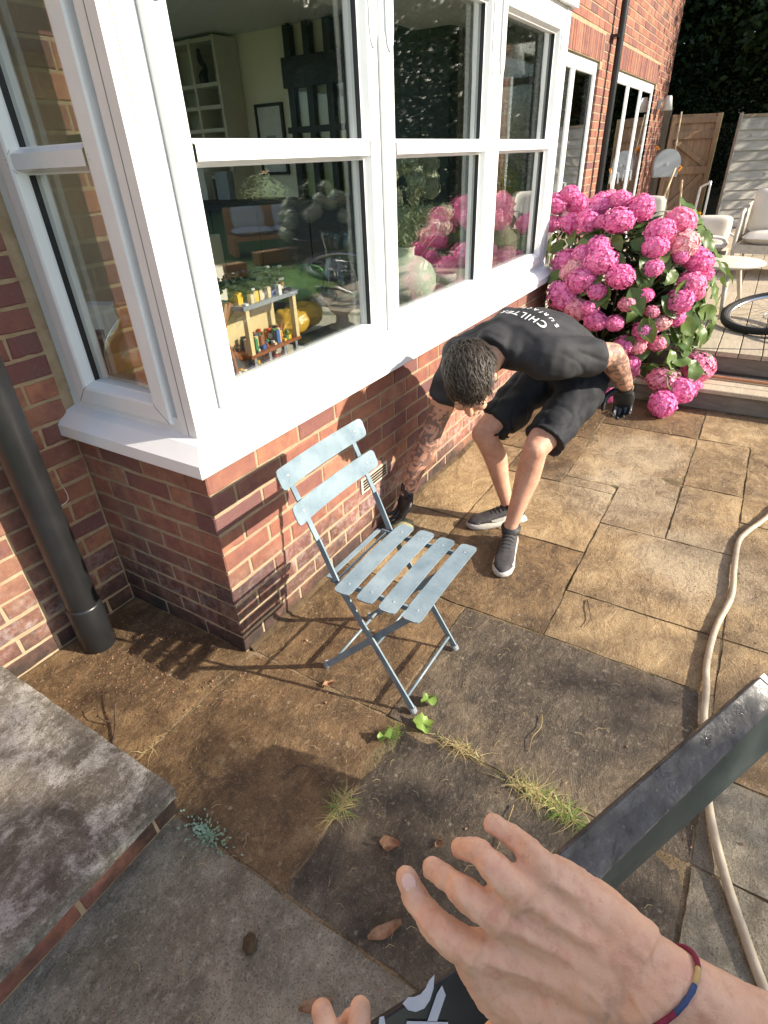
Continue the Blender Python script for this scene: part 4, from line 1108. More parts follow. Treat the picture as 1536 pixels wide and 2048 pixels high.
# ================================================================== people
def V(*a): return Vector(a)
def hand_shapes(b, wrist, d, n, tside, curl=.5, s=1.0, spread=.10):
    """palm and five fingers; d wrist->knuckles, n palm normal, tside towards the thumb"""
    wrist, d, n, tside = Vector(wrist), Vector(d).normalized(), Vector(n).normalized(), Vector(tside).normalized()
    b.tube([wrist - d * .02 * s, wrist + d * .03 * s], .030 * s, 12)
    b.ell(wrist + d * .055 * s, (tside * .043 * s, d * .052 * s, n * .018 * s), 16, 10)
    for k, (off, ln) in enumerate(((.030, .074), (.010, .082), (-.011, .076), (-.030, .060))):
        p = wrist + d * (.095 - .006 * abs(k - 1)) * s + tside * off * s
        dd = (d + tside * off * spread * 20).normalized(); ax = dd.cross(n).normalized()
        pts = [p - dd * .02 * s, p]; ang = 0
        for seg, (f, c) in enumerate(((.46, .9), (.31, 1.1), (.23, .8))):
            ang += curl * c
            q = dd * math.cos(ang) + n * math.sin(ang); p = p + q * ln * f * s; pts.append(p)
        b.tube(pts, [.0105 * s, .0105 * s, .0095 * s, .009 * s, .0075 * s], 10, smooth=4); b.sph(pts[-1], .0078 * s, 10, 7)
    q = wrist + d * .02 * s + tside * .03 * s
    t1 = q + (d * .5 + tside * .7 + n * .35).normalized() * .045 * s; t2 = t1 + (d * .85 + tside * .25 + n * .5).normalized() * .032 * s; t3 = t2 + (d * .9 + n * .55).normalized() * .024 * s
    b.tube([q - d * .01, q, t1, t2, t3], [.015 * s, .016 * s, .0125 * s, .0115 * s, .009 * s], 10, smooth=4); b.sph(t3, .0092 * s, 10, 7)

man = thing('person', 'bending man in black T-shirt and shorts scrubbing at the base of the bay wall', 'person', (0, 0, 0))
ankL, kneeL, hipL = V(1.095, -.600, .085), V(1.160, -.655, .480), V(1.520, -.750, .665)
ankR, kneeR, hipR = V(1.290, -.520, .085), V(1.275, -.375, .445), V(1.585, -.575, .705)
shL, elL, wrL = V(1.115, -.690, .880), V(1.385, -.850, .835), V(1.560, -.900, .660)
shR, elR, wrR = V(1.160, -.305, .825), V(1.115, -.205, .520), V(1.015, -.115, .205)
neck, headc = V(1.075, -.487, .895), V(.945, -.440, .808)
lat = V(-.15, -.98, .05).normalized()
spine = [V(1.60, -.675, .665), V(1.54, -.655, .735), V(1.45, -.625, .815), V(1.34, -.575, .880), V(1.225, -.535, .905), V(1.125, -.500, .900), V(1.055, -.478, .885)]
wd = [.155, .172, .160, .172, .188, .170, .10]; dp_ = [.100, .120, .108, .112, .118, .095, .060]
def torso(b, grow, i0=0, i1=7):
    secs = []
    for i in range(i0, i1):
        tn = (spine[min(i + 1, 6)] - spine[max(i - 1, 0)]).normalized()
        dv = tn.cross(lat).normalized(); lv_ = dv.cross(tn).normalized()
        secs.append((spine[i], lv_ * (wd[i] + grow), dv * (dp_[i] + grow)))
    # finer sections
    out = []
    for i in range(len(secs) - 1):
        for k in range(4):
            t_ = k / 4; out.append(tuple(Vector(secs[i][q]).lerp(Vector(secs[i + 1][q]), t_) for q in range(3)))
    out.append(secs[-1]); b.loft(out, 24)
# --- body
F = V(-.56, -.24, -.79).normalized(); Lh = V(.28, -.96, .06); Lh = (Lh - F * Lh.dot(F)).normalized(); U = F.cross(Lh).normalized()
HS = 1.14
def hp(l, f_, u): return headc + (Lh * l + F * f_ + U * u) * HS
b = MB(); torso(b, -.016)
for hip, knee, ank in ((hipL, kneeL, ankL), (hipR, kneeR, ankR)):
    ax = (knee - hip).normalized(); sh = (ank - knee).normalized()
    calf = -(F * 0 + V(-1, 0, 0)) if hip is hipL else V(.9, -.35, 0)
    calf = calf.normalized()
    b.tube([hip, hip.lerp(knee, .45), knee - ax * .05, knee], [.090, .078, .060, .052], 16, smooth=5)
    b.sph(knee - calf * .006, .051, 14, 10)
    b.tube([knee, knee.lerp(ank, .16) + calf * .012, knee.lerp(ank, .36) + calf * .022, knee.lerp(ank, .62) + calf * .008, knee.lerp(ank, .88), ank, ank + sh * .05], [.050, .053, .054, .041, .031, .034, .036], 16, smooth=5)
for sh_, el, wr in ((shL, elL, wrL), (shR, elR, wrR)):
    b.tube([sh_, sh_.lerp(el, .4), el - (el - sh_).normalized() * .03, el], [.062, .060, .050, .049], 14, smooth=5); b.sph(el, .049, 12, 8)
    b.tube([el, el.lerp(wr, .25), el.lerp(wr, .65), wr, wr + (wr - el).normalized() * .03], [.049, .053, .042, .032, .030], 14, smooth=5)
b.tube([spine[5], neck, headc - F * .03 - U * .05], [.07, .064, .058], 16, smooth=4)
b.ell(hp(0, -.012, .018), (Lh * (.074 * HS), F * (.094 * HS), U * (.098 * HS)), 20, 14)
b.ell(hp(0, .030, -.040), (Lh * (.060 * HS), F * (.062 * HS), U * (.078 * HS)), 18, 12)
b.ell(hp(0, .055, -.092), (Lh * (.036 * HS), F * (.034 * HS), U * (.026 * HS)), 14, 10)
b.tube([hp(0, .084, .018), hp(0, .096, -.012), hp(0, .104, -.030), hp(0, .088, -.040)], [.010, .012, .0150, .012], 10, smooth=4)
b.ell(hp(0, .090, .028), (Lh * (.050 * HS), F * (.013 * HS), U * (.013 * HS)), 12, 8)
for s in (-1, 1): b.ell(hp(s * .034, .074, -.03), (Lh * (.022 * HS), F * (.020 * HS), U * (.018 * HS)), 12, 8)
b.ell(hp(0, .092, -.066), (Lh * (.026 * HS), F * (.012 * HS), U * (.008 * HS)), 12, 8); b.ell(hp(0, .088, -.080), (Lh * (.024 * HS), F * (.012 * HS), U * (.008 * HS)), 12, 8)
for s in (-1, 1):
    b.ell(hp(s * .079, -.012, -.012), (Lh * (.010 * HS), F * (.018 * HS) + U * (.004 * HS), U * (.033 * HS)), 12, 8)
body = remesh(b, 'body', 'skin', man, .0062, 5)
tat = MT['skin_tattoo']; body.data.materials.append(tat)
for p in body.data.polygons:
    c = p.center
    for sh_, el, wr in ((shL, elL, wrL), (shR, elR, wrR)):
        d = wr - sh_; t_ = max(0, min(1, (c - sh_).dot(d) / d.dot(d)))
        if t_ > .35 and (c - (sh_ + d * t_)).length < .17 and ((c - el).length < .16 or (c - wr).length < .2): p.material_index = 1
b = MB()
for s in (-1, 1): b.ell(hp(s * .034, .079, -.006), (Lh * .016, F * .008, U * .010), 10, 7)
b.build('eyes', 'black_frame', man, True)
b = MB()
for s in (-1, 1):
    for k in range(16): b.tube([hp(s * (.014 + k * .0026), .094 - k * .0006, .022 + .006 * math.sin(k / 5)), hp(s * (.020 + k * .0026), .097 - k * .0008, .030 + .006 * math.sin(k / 5))], [.0016, .0006], 4)
b.build('eyebrows', 'hair', man)
# --- hair
cap = MB(); hc = hp(0, -.012, .018)
rsd = random.Random(5)
def on_head(l, f_, u, k=1.0): return hc + (Lh * (.074 * l * k) + F * (.094 * f_ * k) + U * (.098 * u * k)) * HS
vs = []; idx = {}; NU, NV = 36, 22
keep = []
for i in range(NV + 1):
    th_ = math.pi * i / NV
    for k in range(NU):
        ph_ = 2 * math.pi * k / NU
        l, f_, u = math.sin(th_) * math.cos(ph_), math.sin(th_) * math.sin(ph_), math.cos(th_)
        vs.append(on_head(l, f_, u, 1.055)); keep.append(u > -.42 + (.95 * max(0, f_ + .12)) - .30 * max(0, -f_))
fs = []
for i in range(NV):
    for k in range(NU):
        q = (i * NU + k, i * NU + (k + 1) % NU, (i + 1) * NU + (k + 1) % NU, (i + 1) * NU + k)
        if all(keep[x] for x in q): fs.append(q)
cap.add(vs, fs); hair = cap.build('hair', 'hair', man, True)
def locks(n, test, ln, comb, name, mat, wdt=.0032):
    b = MB(); c = 0
    while c < n:
        v = Vector((rsd.gauss(0, 1), rsd.gauss(0, 1), rsd.gauss(0, 1))).normalized(); l, f_, u = v
        if not test(l, f_, u): continue
        c += 1
        p = on_head(l, f_, u, 1.045); nr = (Lh * l / .074 + F * f_ / .094 + U * u / .098).normalized()
        d = comb(l, f_, u) + Vector((rsd.gauss(0, .27), rsd.gauss(0, .27), rsd.gauss(0, .27)))
        d = d - nr * d.dot(nr); d.normalize(); L_ = ln * rsd.uniform(.6, 1.3); s = nr.cross(d)
        q = [p, p + d * L_ * .35 + nr * L_ * .30, p + d * L_ * .72 + nr * L_ * .34, p + d * L_ + nr * L_ * rsd.uniform(.05, .3)]
        w_ = wdt * rsd.uniform(.6, 1.2); ww = [w_, w_, w_ * .7, w_ * .1]
        pv = []
        for a, k in zip(q, ww): pv += [a - s * k, a + nr * k * .5, a + s * k]
        b.add(pv, [(i * 3 + j, i * 3 + j + 1, i * 3 + j + 4, i * 3 + j + 3) for i in range(3) for j in range(2)])
    o = b.build(name, mat, hair, True, fixn=False); o['kind'] = 'stuff'
locks(3200, lambda l, f_, u: u > .10 + .62 * max(0, f_ - .35) and abs(l) < .86, .042, lambda l, f_, u: F * 1.0 + Lh * (l * .5 + .35) + U * .1, 'top_locks', 'hair', .0024)
locks(1700, lambda l, f_, u: (u < .30) and u > -.62 + (.95 * max(0, f_ + .10)) and not (f_ > .32), .013, lambda l, f_, u: -U + F * -.3, 'side_locks', 'hair_grey', .0020)
# --- clothes
b = MB(); torso(b, .004, 1, 7)
b.tube([spine[5] + V(.02, 0, .0), neck + V(.0, -.002, .012), neck + V(-.030, .006, .0)], [.100, .082, .073], 20, smooth=3)
for sh_, el, k in ((shL, elL, .66), (shR, elR, .60)):
    ax = (el - sh_).normalized(); st = spine[5].lerp(sh_, .45)
    b.tube([st, sh_ - ax * .01, sh_.lerp(el, .28), sh_.lerp(el, k)], [.085, .080, .077, .081], 20, smooth=5)
def folds(me):
    def fn(c, n_):
        along = (c - spine[5]).dot((spine[1] - spine[5]).normalized())
        f1 = .0120 * noise.noise(Vector((c.x * 9 + c.z * 6, c.y * 12, c.z * 14)))
        f2 = .0120 * math.sin((c.x * 40 + c.z * 52 + 3 * noise.noise(c * 6))) * max(0, noise.noise(c * 4.5 + V(3, 1, 2)))
        f3 = .0020 * noise.noise(c * 32)
        f4 = -.0075 * max(0, .22 - abs(noise.noise(Vector((c.x * 11 + c.z * 9, c.y * 6, c.z * 8))))) / .22 * max(0, .3 + noise.noise(c * 5 + V(7, 2, 4)))
        return f1 + f2 + f3 + f4
    displace(me, fn)
shirt = remesh(b, 'tshirt', 'tee', man, .0068, 7, .5, folds)
b = MB()
tn = (neck - spine[5]).normalized(); a0 = neck + V(-.030, .006, .0); u0 = tn.orthogonal().normalized(); v0 = tn.cross(u0)
b.tube([a0 + (u0 * math.cos(t_) + v0 * math.sin(t_)) * .069 for t_ in [i * math.pi / 12 for i in range(24)]], .006, 6, closed=True); b.build('collar', 'tee', shirt, True)
b = MB(); torso(b, .006, 0, 3)
for hip, knee, k in ((hipL, kneeL, .84), (hipR, kneeR, .78)):
    ax = (knee - hip).normalized()
    b.tube([hip.lerp((hipL + hipR) / 2, .3) - ax * .02, hip + ax * .05, hip.lerp(knee, .45) + V(0, 0, -.008), hip.lerp(knee, .75) + V(0, 0, -.012), hip.lerp(knee, k) + V(0, 0, -.014)], [.110, .106, .096, .092, .098], 22, smooth=5)
def folds2(me):
    displace(me, lambda c, n_: .011 * noise.noise(Vector((c.x * 12, c.y * 9, c.z * 12 + 4))) + .008 * math.sin(c.x * 30 + c.z * 60 + c.y * 22 + 4 * noise.noise(c * 5)) * max(0, noise.noise(c * 6 + V(1, 5, 2)) + .15) + .0018 * noise.noise(c * 36) - .008 * max(0, .2 - abs(noise.noise(Vector((c.x * 9, c.y * 12, c.z * 7 + 2))))) / .2)
shorts = remesh(b, 'shorts', 'shorts', man, .0070, 5, .5, folds2)
# --- print on the back of the shirt, upside down for us
bvh = BVHTree.FromPolygons([v.co[:] for v in shirt.data.vertices], [p.vertices[:] for p in shirt.data.polygons])
def shirt_text(body_, size, origin, ex, ey, nrm, spacing, name):
    cu = bpy.data.curves.new('txt', 'FONT'); cu.body = body_; cu.size = size; cu.space_character = spacing; cu.align_x = 'LEFT'; cu.offset = size * .012
    o = bpy.data.objects.new('txt', cu); COL.objects.link(o); dg = bpy.context.evaluated_depsgraph_get(); dg.update()
    me = bpy.data.meshes.new_from_object(o.evaluated_get(dg)); bpy.data.objects.remove(o); bpy.data.curves.remove(cu)
    bm = bmesh.new(); bm.from_mesh(me)
    bmesh.ops.subdivide_edges(bm, edges=[e for e in bm.edges if e.calc_length() > size * .2], cuts=2, use_grid_fill=False)
    bmesh.ops.triangulate(bm, faces=bm.faces)
    dead = []
    for v in bm.verts:
        p = Vector(origin) + Vector(ex) * v.co.x + Vector(ey) * v.co.y
        hit = bvh.ray_cast(p + Vector(nrm) * .3, -Vector(nrm), .6)
        if hit[0] is None: dead.append(v)
        else: v.co = hit[0] + hit[1] * .0022
    bmesh.ops.delete(bm, geom=dead, context='VERTS'); bm.to_mesh(me); bm.free()
    me.materials.clear(); return link(name, me, 'print', shirt)
nb_ = (spine[3] - spine[5]).normalized(); exn = -lat; exn = (exn - nb_ * exn.dot(nb_)).normalized(); nrm = exn.cross(nb_ * -1).normalized()
if nrm.z < 0: nrm = -nrm
TXO = spine[5] + nb_ * .03
shirt_text('CHILTER', .046, TXO + lat * .150 + nb_ * .0, exn, -nb_, nrm, 1.25, 'back_print')
shirt_text('SURFACE', .026, TXO + lat * .165 + nb_ * .045, exn, -nb_, nrm, 1.75, 'back_print')
# small mark on the chest left out of sight line; gloves, shoes
def glove(wr, d, n_, ts, curl, name='glove'):
    b = MB(); hand_shapes(b, wr, d, n_, ts, curl, 1.06); b.tube([wr - Vector(d).normalized() * .035, wr + Vector(d).normalized() * .01], [.033, .032], 14)
    return remesh(b, name, 'glove', man, .0036, 4)
glove(wrR, V(-.25, .12, -.95), V(-.75, .62, .1), V(-.35, -.75, .1), .42)
glove(wrL, V(.12, -.02, -.97), V(-.95, -.1, -.1), V(-.2, .9, 0), .75)
b = MB(); ring_c = wrR - (wrR - elR).normalized() * .04; tz = (wrR - elR).normalized(); u0 = tz.orthogonal().normalized(); v0 = tz.cross(u0)
b.tube([ring_c + (u0 * math.cos(i * math.pi / 10) + v0 * math.sin(i * math.pi / 10)) * .0315 for i in range(20)], .003, 6, closed=True); b.build('wrist_band', 'toys', man, True)
def shoe(heel, toe, ank, side):
    heel, toe = Vector(heel), Vector(toe); d = (toe - heel); Ls = d.length; d.normalize(); s = V(0, 0, 1).cross(d)
    prof = [(-.02, .028), (.02, .036), (.10, .036), (.16, .042), (.21, .047), (.25, .042), (.275, .028), (.287, .010)]
    k = Ls / .27
    b = MB(); secs = []
    for a, w_, z0, z1 in ((-.014, .020, .032, .080), (.0, .030, .030, .102), (.035, .035, .028, .108), (.075, .036, .028, .105), (.115, .037, .028, .092), (.16, .040, .028, .076), (.205, .043, .028, .062), (.24, .039, .028, .055), (.262, .028, .028, .048), (.276, .012, .028, .040)):
        c = heel + d * a * k + V(0, 0, (z0 + z1) / 2); secs.append((c, s * w_ * .98, V(0, 0, (z1 - z0) / 2)))
    b.loft(secs, 20); t = remesh(b, 'shoe', 'shoe', man, .0045, 3)
    pl = [heel + d * a * k + s * w_ for a, w_ in prof] + [heel + d * a * k - s * w_ for a, w_ in reversed(prof)]
    b = MB(); n = len(pl); vs = []
    for z, gr in ((.002, .96), (.014, 1.03), (.030, 1.0), (.034, .93)):
        cc = sum(pl, Vector()) / n
        vs += [cc + (p - cc) * gr + V(0, 0, z + (.010 * max(0, ((p - heel).dot(d) / Ls - .75)) if z < .02 else .0)) for p in pl]
    fs = [(l * n + i, l * n + (i + 1) % n, (l + 1) * n + (i + 1) % n, (l + 1) * n + i) for l in range(3) for i in range(n)] + [tuple(range(n)), tuple(3 * n + i for i in range(n))]
    b.add(vs, fs); b.build('sole', 'sole', t, True)
    b = MB()
    for q in range(6):
        a = .085 + q * .019; zt = .100 - q * .0072
        c = heel + d * a * k + V(0, 0, zt); b.tube([c - s * .027 + V(0, 0, -.006), c - s * .012 + V(0, 0, .003), c + s * .012 + V(0, 0, .003), c + s * .027 + V(0, 0, -.006)], .0028, 5)
    b.build('lace', 'shoe_dark', t, True)
    b = MB(); secs = []
    for a, w_, z0, z1 in ((.235, .0425, .026, .050), (.258, .0315, .026, .046), (.276, .016, .026, .040), (.283, .006, .026, .036)): secs.append((heel + d * a * k + V(0, 0, (z0 + z1) / 2), s * w_, V(0, 0, (z1 - z0) / 2 + .001)))
    b.loft(secs, 16); b.build('toe_cap', 'shoe_dark', t, True)
    b = MB(); ax = (ank - (heel + d * .045 * k)); b.tube([heel + d * .045 * k + V(0, 0, .085), heel + d * .05 * k + V(0, 0, .112)], [.041, .044], 18); b.build('ankle_collar', 'shoe_dark', t, True)
    for sg in (-1, 1):   # pale curved tick on each side
        pts = [(.175, .048, .004), (.145, .046, .011), (.11, .052, .010), (.07, .064, .006), (.035, .080, .001)]
        vs = []
        for a, z, hw in pts:
            w_ = .0405 if a > .1 else .037
            for zz in (-hw, hw): vs.append(heel + d * a * k + s * sg * (w_ + .0015 - max(0, z + zz - .06) * .35) + V(0, 0, z + zz))
        MB().add(vs, [(2 * i, 2 * i + 1, 2 * i + 3, 2 * i + 2) for i in range(4)]).build('side_mark', 'sole', t)
shoe((1.135, -.597, 0), (.868, -.655, 0), ankL, 1)
shoe((1.325, -.575, 0), (1.150, -.385, 0), ankR, -1)
sg = MB(); sg.ell((0, 0, .035), ((.075, 0, 0), (0, .055, 0), (0, 0, .034)), 20, 12); sg = sg.build('scrubbing_pad', 'sponge', smooth=True, loc=(.945, -.125, .002))
displace(sg.data, lambda c, n_: .006 * noise.noise(c * 25))
tag(sg, 'rounded yellowish scrubbing pad under the black glove at the wall foot', 'pad')

# --- the photographer, standing behind the lens; one arm reaches into view
ph_ = thing('person', 'photographer whose bare hand with a thread bracelet reaches into the foreground', 'person', (0, 0, 0))
wr = V(-.777, -1.311, 1.099); el = V(-.735, -1.545, 1.005); sh_ = V(-.80, -1.76, 1.26)
FG = {'i': [(-0.8145, -1.2103, 1.0941), (-0.8114, -1.1841, 1.0945), (-0.8055, -1.1672, 1.0963), (-0.7992, -1.1554, 1.1018)],
      'm': [(-0.7969, -1.221, 1.1177), (-0.7945, -1.1966, 1.1194), (-0.7907, -1.1817, 1.1149), (-0.7881, -1.1701, 1.1113)],
      'r': [(-0.7824, -1.23, 1.1312), (-0.778, -1.2089, 1.1364), (-0.7735, -1.1962, 1.1346), (-0.7712, -1.1828, 1.121)],
      'p': [(-0.7646, -1.2409, 1.138), (-0.7597, -1.2249, 1.1415), (-0.7556, -1.2121, 1.141), (-0.7536, -1.1987, 1.1402)]}
FR = {'i': (.0118, .0108, .0094, .0080), 'm': (.0112, .0103, .0088, .0076), 'r': (.0110, .0100, .0087, .0074), 'p': (.0100, .0088, .0079, .0071)}
b = MB()
acr = (V(*FG['p'][0]) - V(*FG['i'][0])).normalized()      # across the knuckles
fw = (V(*FG['m'][0]) - wr).normalized()
pn = acr.cross(fw).normalized()                           # out of the back of the hand or palm
if pn.dot(Vector((-.966, -1.258, 1.53)) - wr) < 0: pn = -pn
for k in 'imrp':
    P = [V(*q) for q in FG[k]]; r_ = [q * 1.03 for q in FR[k]]
    off = {'i': -.017, 'm': -.006, 'r': .006, 'p': .016}[k]
    w0 = wr + acr * off + fw * .012 - pn * .006
    b.tube([w0, w0.lerp(P[0], .5) - pn * .009, P[0] - pn * .006], [.0185, .0165, .0112], 14, smooth=5)
    b.tube([w0.lerp(P[0], .12) + pn * .010, w0.lerp(P[0], .55) + pn * .006, P[0] + pn * .0030], [.0020, .0026, .0042], 8, smooth=4)   # tendon
    b.sph(P[0] - pn * .003, r_[0] * 1.0, 14, 9)
    b.tube([P[0] - (P[1] - P[0]) * .2 - pn * .003, P[0].lerp(P[1], .45), P[1], P[1].lerp(P[2], .5), P[2], P[3]], [r_[0] * 1.02, r_[0] * .96, r_[1] * 1.02, r_[2] * .99, r_[2] * .98, r_[3]], 16, smooth=6)
    b.sph(P[1], r_[1] * 1.03, 12, 8); b.sph(P[3], r_[3] * 1.01, 14, 10)
for a, c in (('i', 'm'), ('m', 'r'), ('r', 'p')):        # webs between the fingers
    q = (V(*FG[a][0]) + V(*FG[c][0])) / 2 - (V(*FG[a][1]) - V(*FG[a][0])) * .25 - pn * .007; b.sph(q - pn * .006, .0075, 10, 8)
cen = wr.lerp((V(*FG['i'][0]) + V(*FG['p'][0])) / 2, .55)
b.ell(cen - pn * .012, (acr * .040, fw * .050, pn * .016), 20, 12)
b.tube([V(*FG['i'][0]) - pn * .005, V(-.8150, -1.2280, 1.0670) - pn * .004, V(-.8100, -1.2520, 1.0640) - pn * .004, V(-.7980, -1.2770, 1.0720) - pn * .004, wr - pn * .008], [.0135, .0165, .0190, .0210, .0200], 16, smooth=5)
b.tube([V(-.8100, -1.2520, 1.0600) - pn * .008, V(-.8160, -1.2480, 1.0390), V(-.8240, -1.2380, 1.0120), V(-.8270, -1.2270, .9950)], [.018, .0150, .0120, .0090], 14, smooth=5)
b.ell(V(-.806, -1.245, 1.080) - pn * .008, (acr * .022, fw * .036, pn * .014), 16, 10)
ar = (el - wr).normalized()
fa = []
for t_, ra, rb in ((-.16, .0200, .0120), (-.08, .0270, .0185), (.0, .0300, .0215), (.12, .0305, .0230), (.3, .0345, .0290), (.55, .0410, .0370), (.8, .0440, .0410), (1.0, .042, .040)):
    fa.append((wr.lerp(el, t_) - pn * (.004 if t_ >= 0 else .013), acr * ra, pn * rb))
b.loft(fa, 22); b.sph(el, .044, 14, 10)
b.tube([el, el.lerp(sh_, .5), sh_], [.042, .050, .056], 14, smooth=4)
bc = V(-.95, -1.64, 0)
rt = V(.845, -.534, 0).normalized(); fwd = V(.534, .845, 0).normalized()
rt = (V(sh_.x, sh_.y, 0) - bc).normalized(); fwd = V(-rt.y, rt.x, 0)
shl = bc - rt * .19 + V(0, 0, 1.30)
ell_ = V(-1.13, -1.44, 1.03); wrl = V(-.985, -1.245, .915)
b.tube([sh_, bc + V(0, 0, 1.33), shl], [.056, .07, .056], 14, smooth=4)
b.tube([bc + V(0, 0, 1.25), bc + V(0, 0, 1.38), bc + fwd * .03 + V(0, 0, 1.45)], [.10, .065, .058], 16, smooth=4)
hcn = bc + fwd * .04 + V(0, 0, 1.545)
b.ell(hcn, (rt * .074, fwd * .094, V(0, 0, .112)), 20, 14); b.ell(hcn + fwd * .04 - V(0, 0, .06), (rt * .055, fwd * .055, V(0, 0, .06)), 14, 10)
b.ell(hcn + fwd * .10 - V(0, 0, .02), (rt * .014, fwd * .02, V(0, 0, .022)), 10, 8)
for s in (-1, 1): b.ell(hcn + rt * .077 * s - V(0, 0, .01), (rt * .01, fwd * .018, V(0, 0, .032)), 10, 8)
b.tube([shl, shl.lerp(ell_, .5), ell_], [.056, .05, .042], 14, smooth=4); b.sph(ell_, .043, 12, 8)
b.tube([ell_, ell_.lerp(wrl, .5), wrl], [.042, .037, .028], 14, smooth=4)
tips = [V(-.868, -1.119, .990), V(-.852, -1.143, .990)]
dl = ((tips[0] + tips[1]) / 2 - wrl).normalized(); nl = V(.1, .1, .95); nl = (nl - dl * nl.dot(dl)).normalized(); tl_ = dl.cross(nl)
b.tube([wrl, wrl + dl * .05], [.030, .026], 14); b.ell(wrl + dl * .055, (tl_ * .040, dl * .05, nl * .017), 16, 10)
for q, off in ((tips[0], .012), (tips[1], -.008), (tips[1] + tl_ * -.022 - dl * .012 - nl * .02, -.027), (tips[0] + tl_ * .02 - dl * .012 - nl * .02, .031)):
    k0 = wrl + dl * .092 + tl_ * off
    b.tube([k0 - dl * .02, k0, k0.lerp(q, .5) + nl * .004, q], [.0115, .0110, .0100, .0082], 14, smooth=5); b.sph(q, .0083, 14, 10)
b.tube([wrl + dl * .02 + tl_ * .028, wrl + dl * .06 + tl_ * .055 - nl * .01, wrl + dl * .095 + tl_ * .052 - nl * .02], [.015, .0125, .009], 12, smooth=4)
def skinfine(me):
    kn = [V(*FG[k][1]) for k in 'imrp'] + [V(*FG[k][2]) for k in 'imrp']
    def fn(c, n_):
        if (c - cen).length > .16: return 0
        v = .0007 * noise.noise(c * 60) + .00045 * noise.noise(c * 150) - .0011 * abs(noise.noise(c * 95)) - .0007 * abs(noise.noise(Vector((c.dot(fw) * 330, c.dot(acr) * 60, c.z * 40))))
        ve = abs(noise.noise(Vector((c.dot(acr) * 46, c.dot(fw) * 20, 3)))); v += .0011 * max(0, 1 - ve / .12) if n_.dot(pn) > .3 else 0
        for q in kn:
            d = (c - q).length
            if d < .013 and n_.dot(pn) > .1: v += .0007 * math.sin(d * 2300) * (1 - d / .013)
        return v
    displace(me, fn)
arm = remesh(b, 'body', 'hand_skin', ph_, .0019, 6, .5, skinfine)
for k in 'i':
    P = [V(*q) for q in FG[k]]; dd = (P[3] - P[2]).normalized(); cv = (Vector((-.966, -1.258, 1.53)) - P[3]).normalized(); dn_ = (cv - dd * cv.dot(dd)).normalized(); sd2 = dd.cross(dn_)
    MB().ell(P[2].lerp(P[3], .78) + dn_ * FR[k][3] * .90, (sd2 * FR[k][3] * .62, dd * FR[k][3] * .78, dn_ * .0011), 14, 8).build('nail', 'nail', arm, True)
b = MB(); cb = wr.lerp(el, .02) - pn * .004
def band(i, r_=1.0): a = i * 2 * math.pi / 48; return cb + acr * math.cos(a) * .0308 + pn * math.sin(a) * .0226 + ar * .004 * math.sin(a + 1)
for nm, rg, mt_ in (('thread_red', (-14, 3), 'thread_red'), ('thread_yellow', (3, 6), 'thread_yellow'), ('thread_blue', (6, 11), 'thread_blue'), ('thread_red', (11, 35), 'thread_red')):
    MB().tube([band(i) for i in range(rg[0], rg[1] + 1)], [.0015 + .00025 * (i % 2) for i in range(rg[0], rg[1] + 1)], 8).build('bracelet', mt_, ph_, True)
b = MB(); b.loft([(bc + V(0, 0, z), rt * a, fwd * c) for z, a, c in ((.86, .17, .12), (1.0, .165, .115), (1.15, .185, .125), (1.27, .19, .12), (1.36, .13, .09))], 24)
b.tube([bc + rt * .1 + V(0, 0, 1.26), sh_, sh_.lerp(el, .55)], [.09, .075, .066], 16, smooth=4); b.tube([bc - rt * .1 + V(0, 0, 1.28), shl, shl.lerp(ell_, .55)], [.09, .075, .066], 16, smooth=4)
remesh(b, 'shirt', 'cloth_person', ph_, .010, 6)
b = MB(); b.loft([(bc + V(0, 0, z), rt * a, fwd * c) for z, a, c in ((.78, .175, .125), (.9, .178, .125), (.96, .172, .12))], 24)
for s in (-1, 1): b.tube([bc + rt * .09 * s + V(0, 0, .86), bc + rt * .10 * s + V(0, 0, .48), bc + rt * .11 * s + V(0, 0, .06)], [.095, .072, .060], 16, smooth=4)
remesh(b, 'trousers', 'denim', ph_, .011, 5)
for s in (-1, 1):
    b = MB(); c = bc + rt * .11 * s
    b.loft([(c + fwd * a + V(0, 0, h / 2), rt * w_, V(0, 0, h / 2)) for a, w_, h in ((-.09, .025, .06), (-.06, .04, .09), (.02, .045, .10), (.12, .05, .07), (.17, .04, .05), (.19, .015, .03))], 16); b.build('shoe', 'shoe_dark', ph_, True)
b = MB(); b.ell(hcn + V(0, 0, .022) - fwd * .014, (rt * .079, fwd * .092, V(0, 0, .098)), 20, 14); b.build('hair', 'hair', ph_, True)

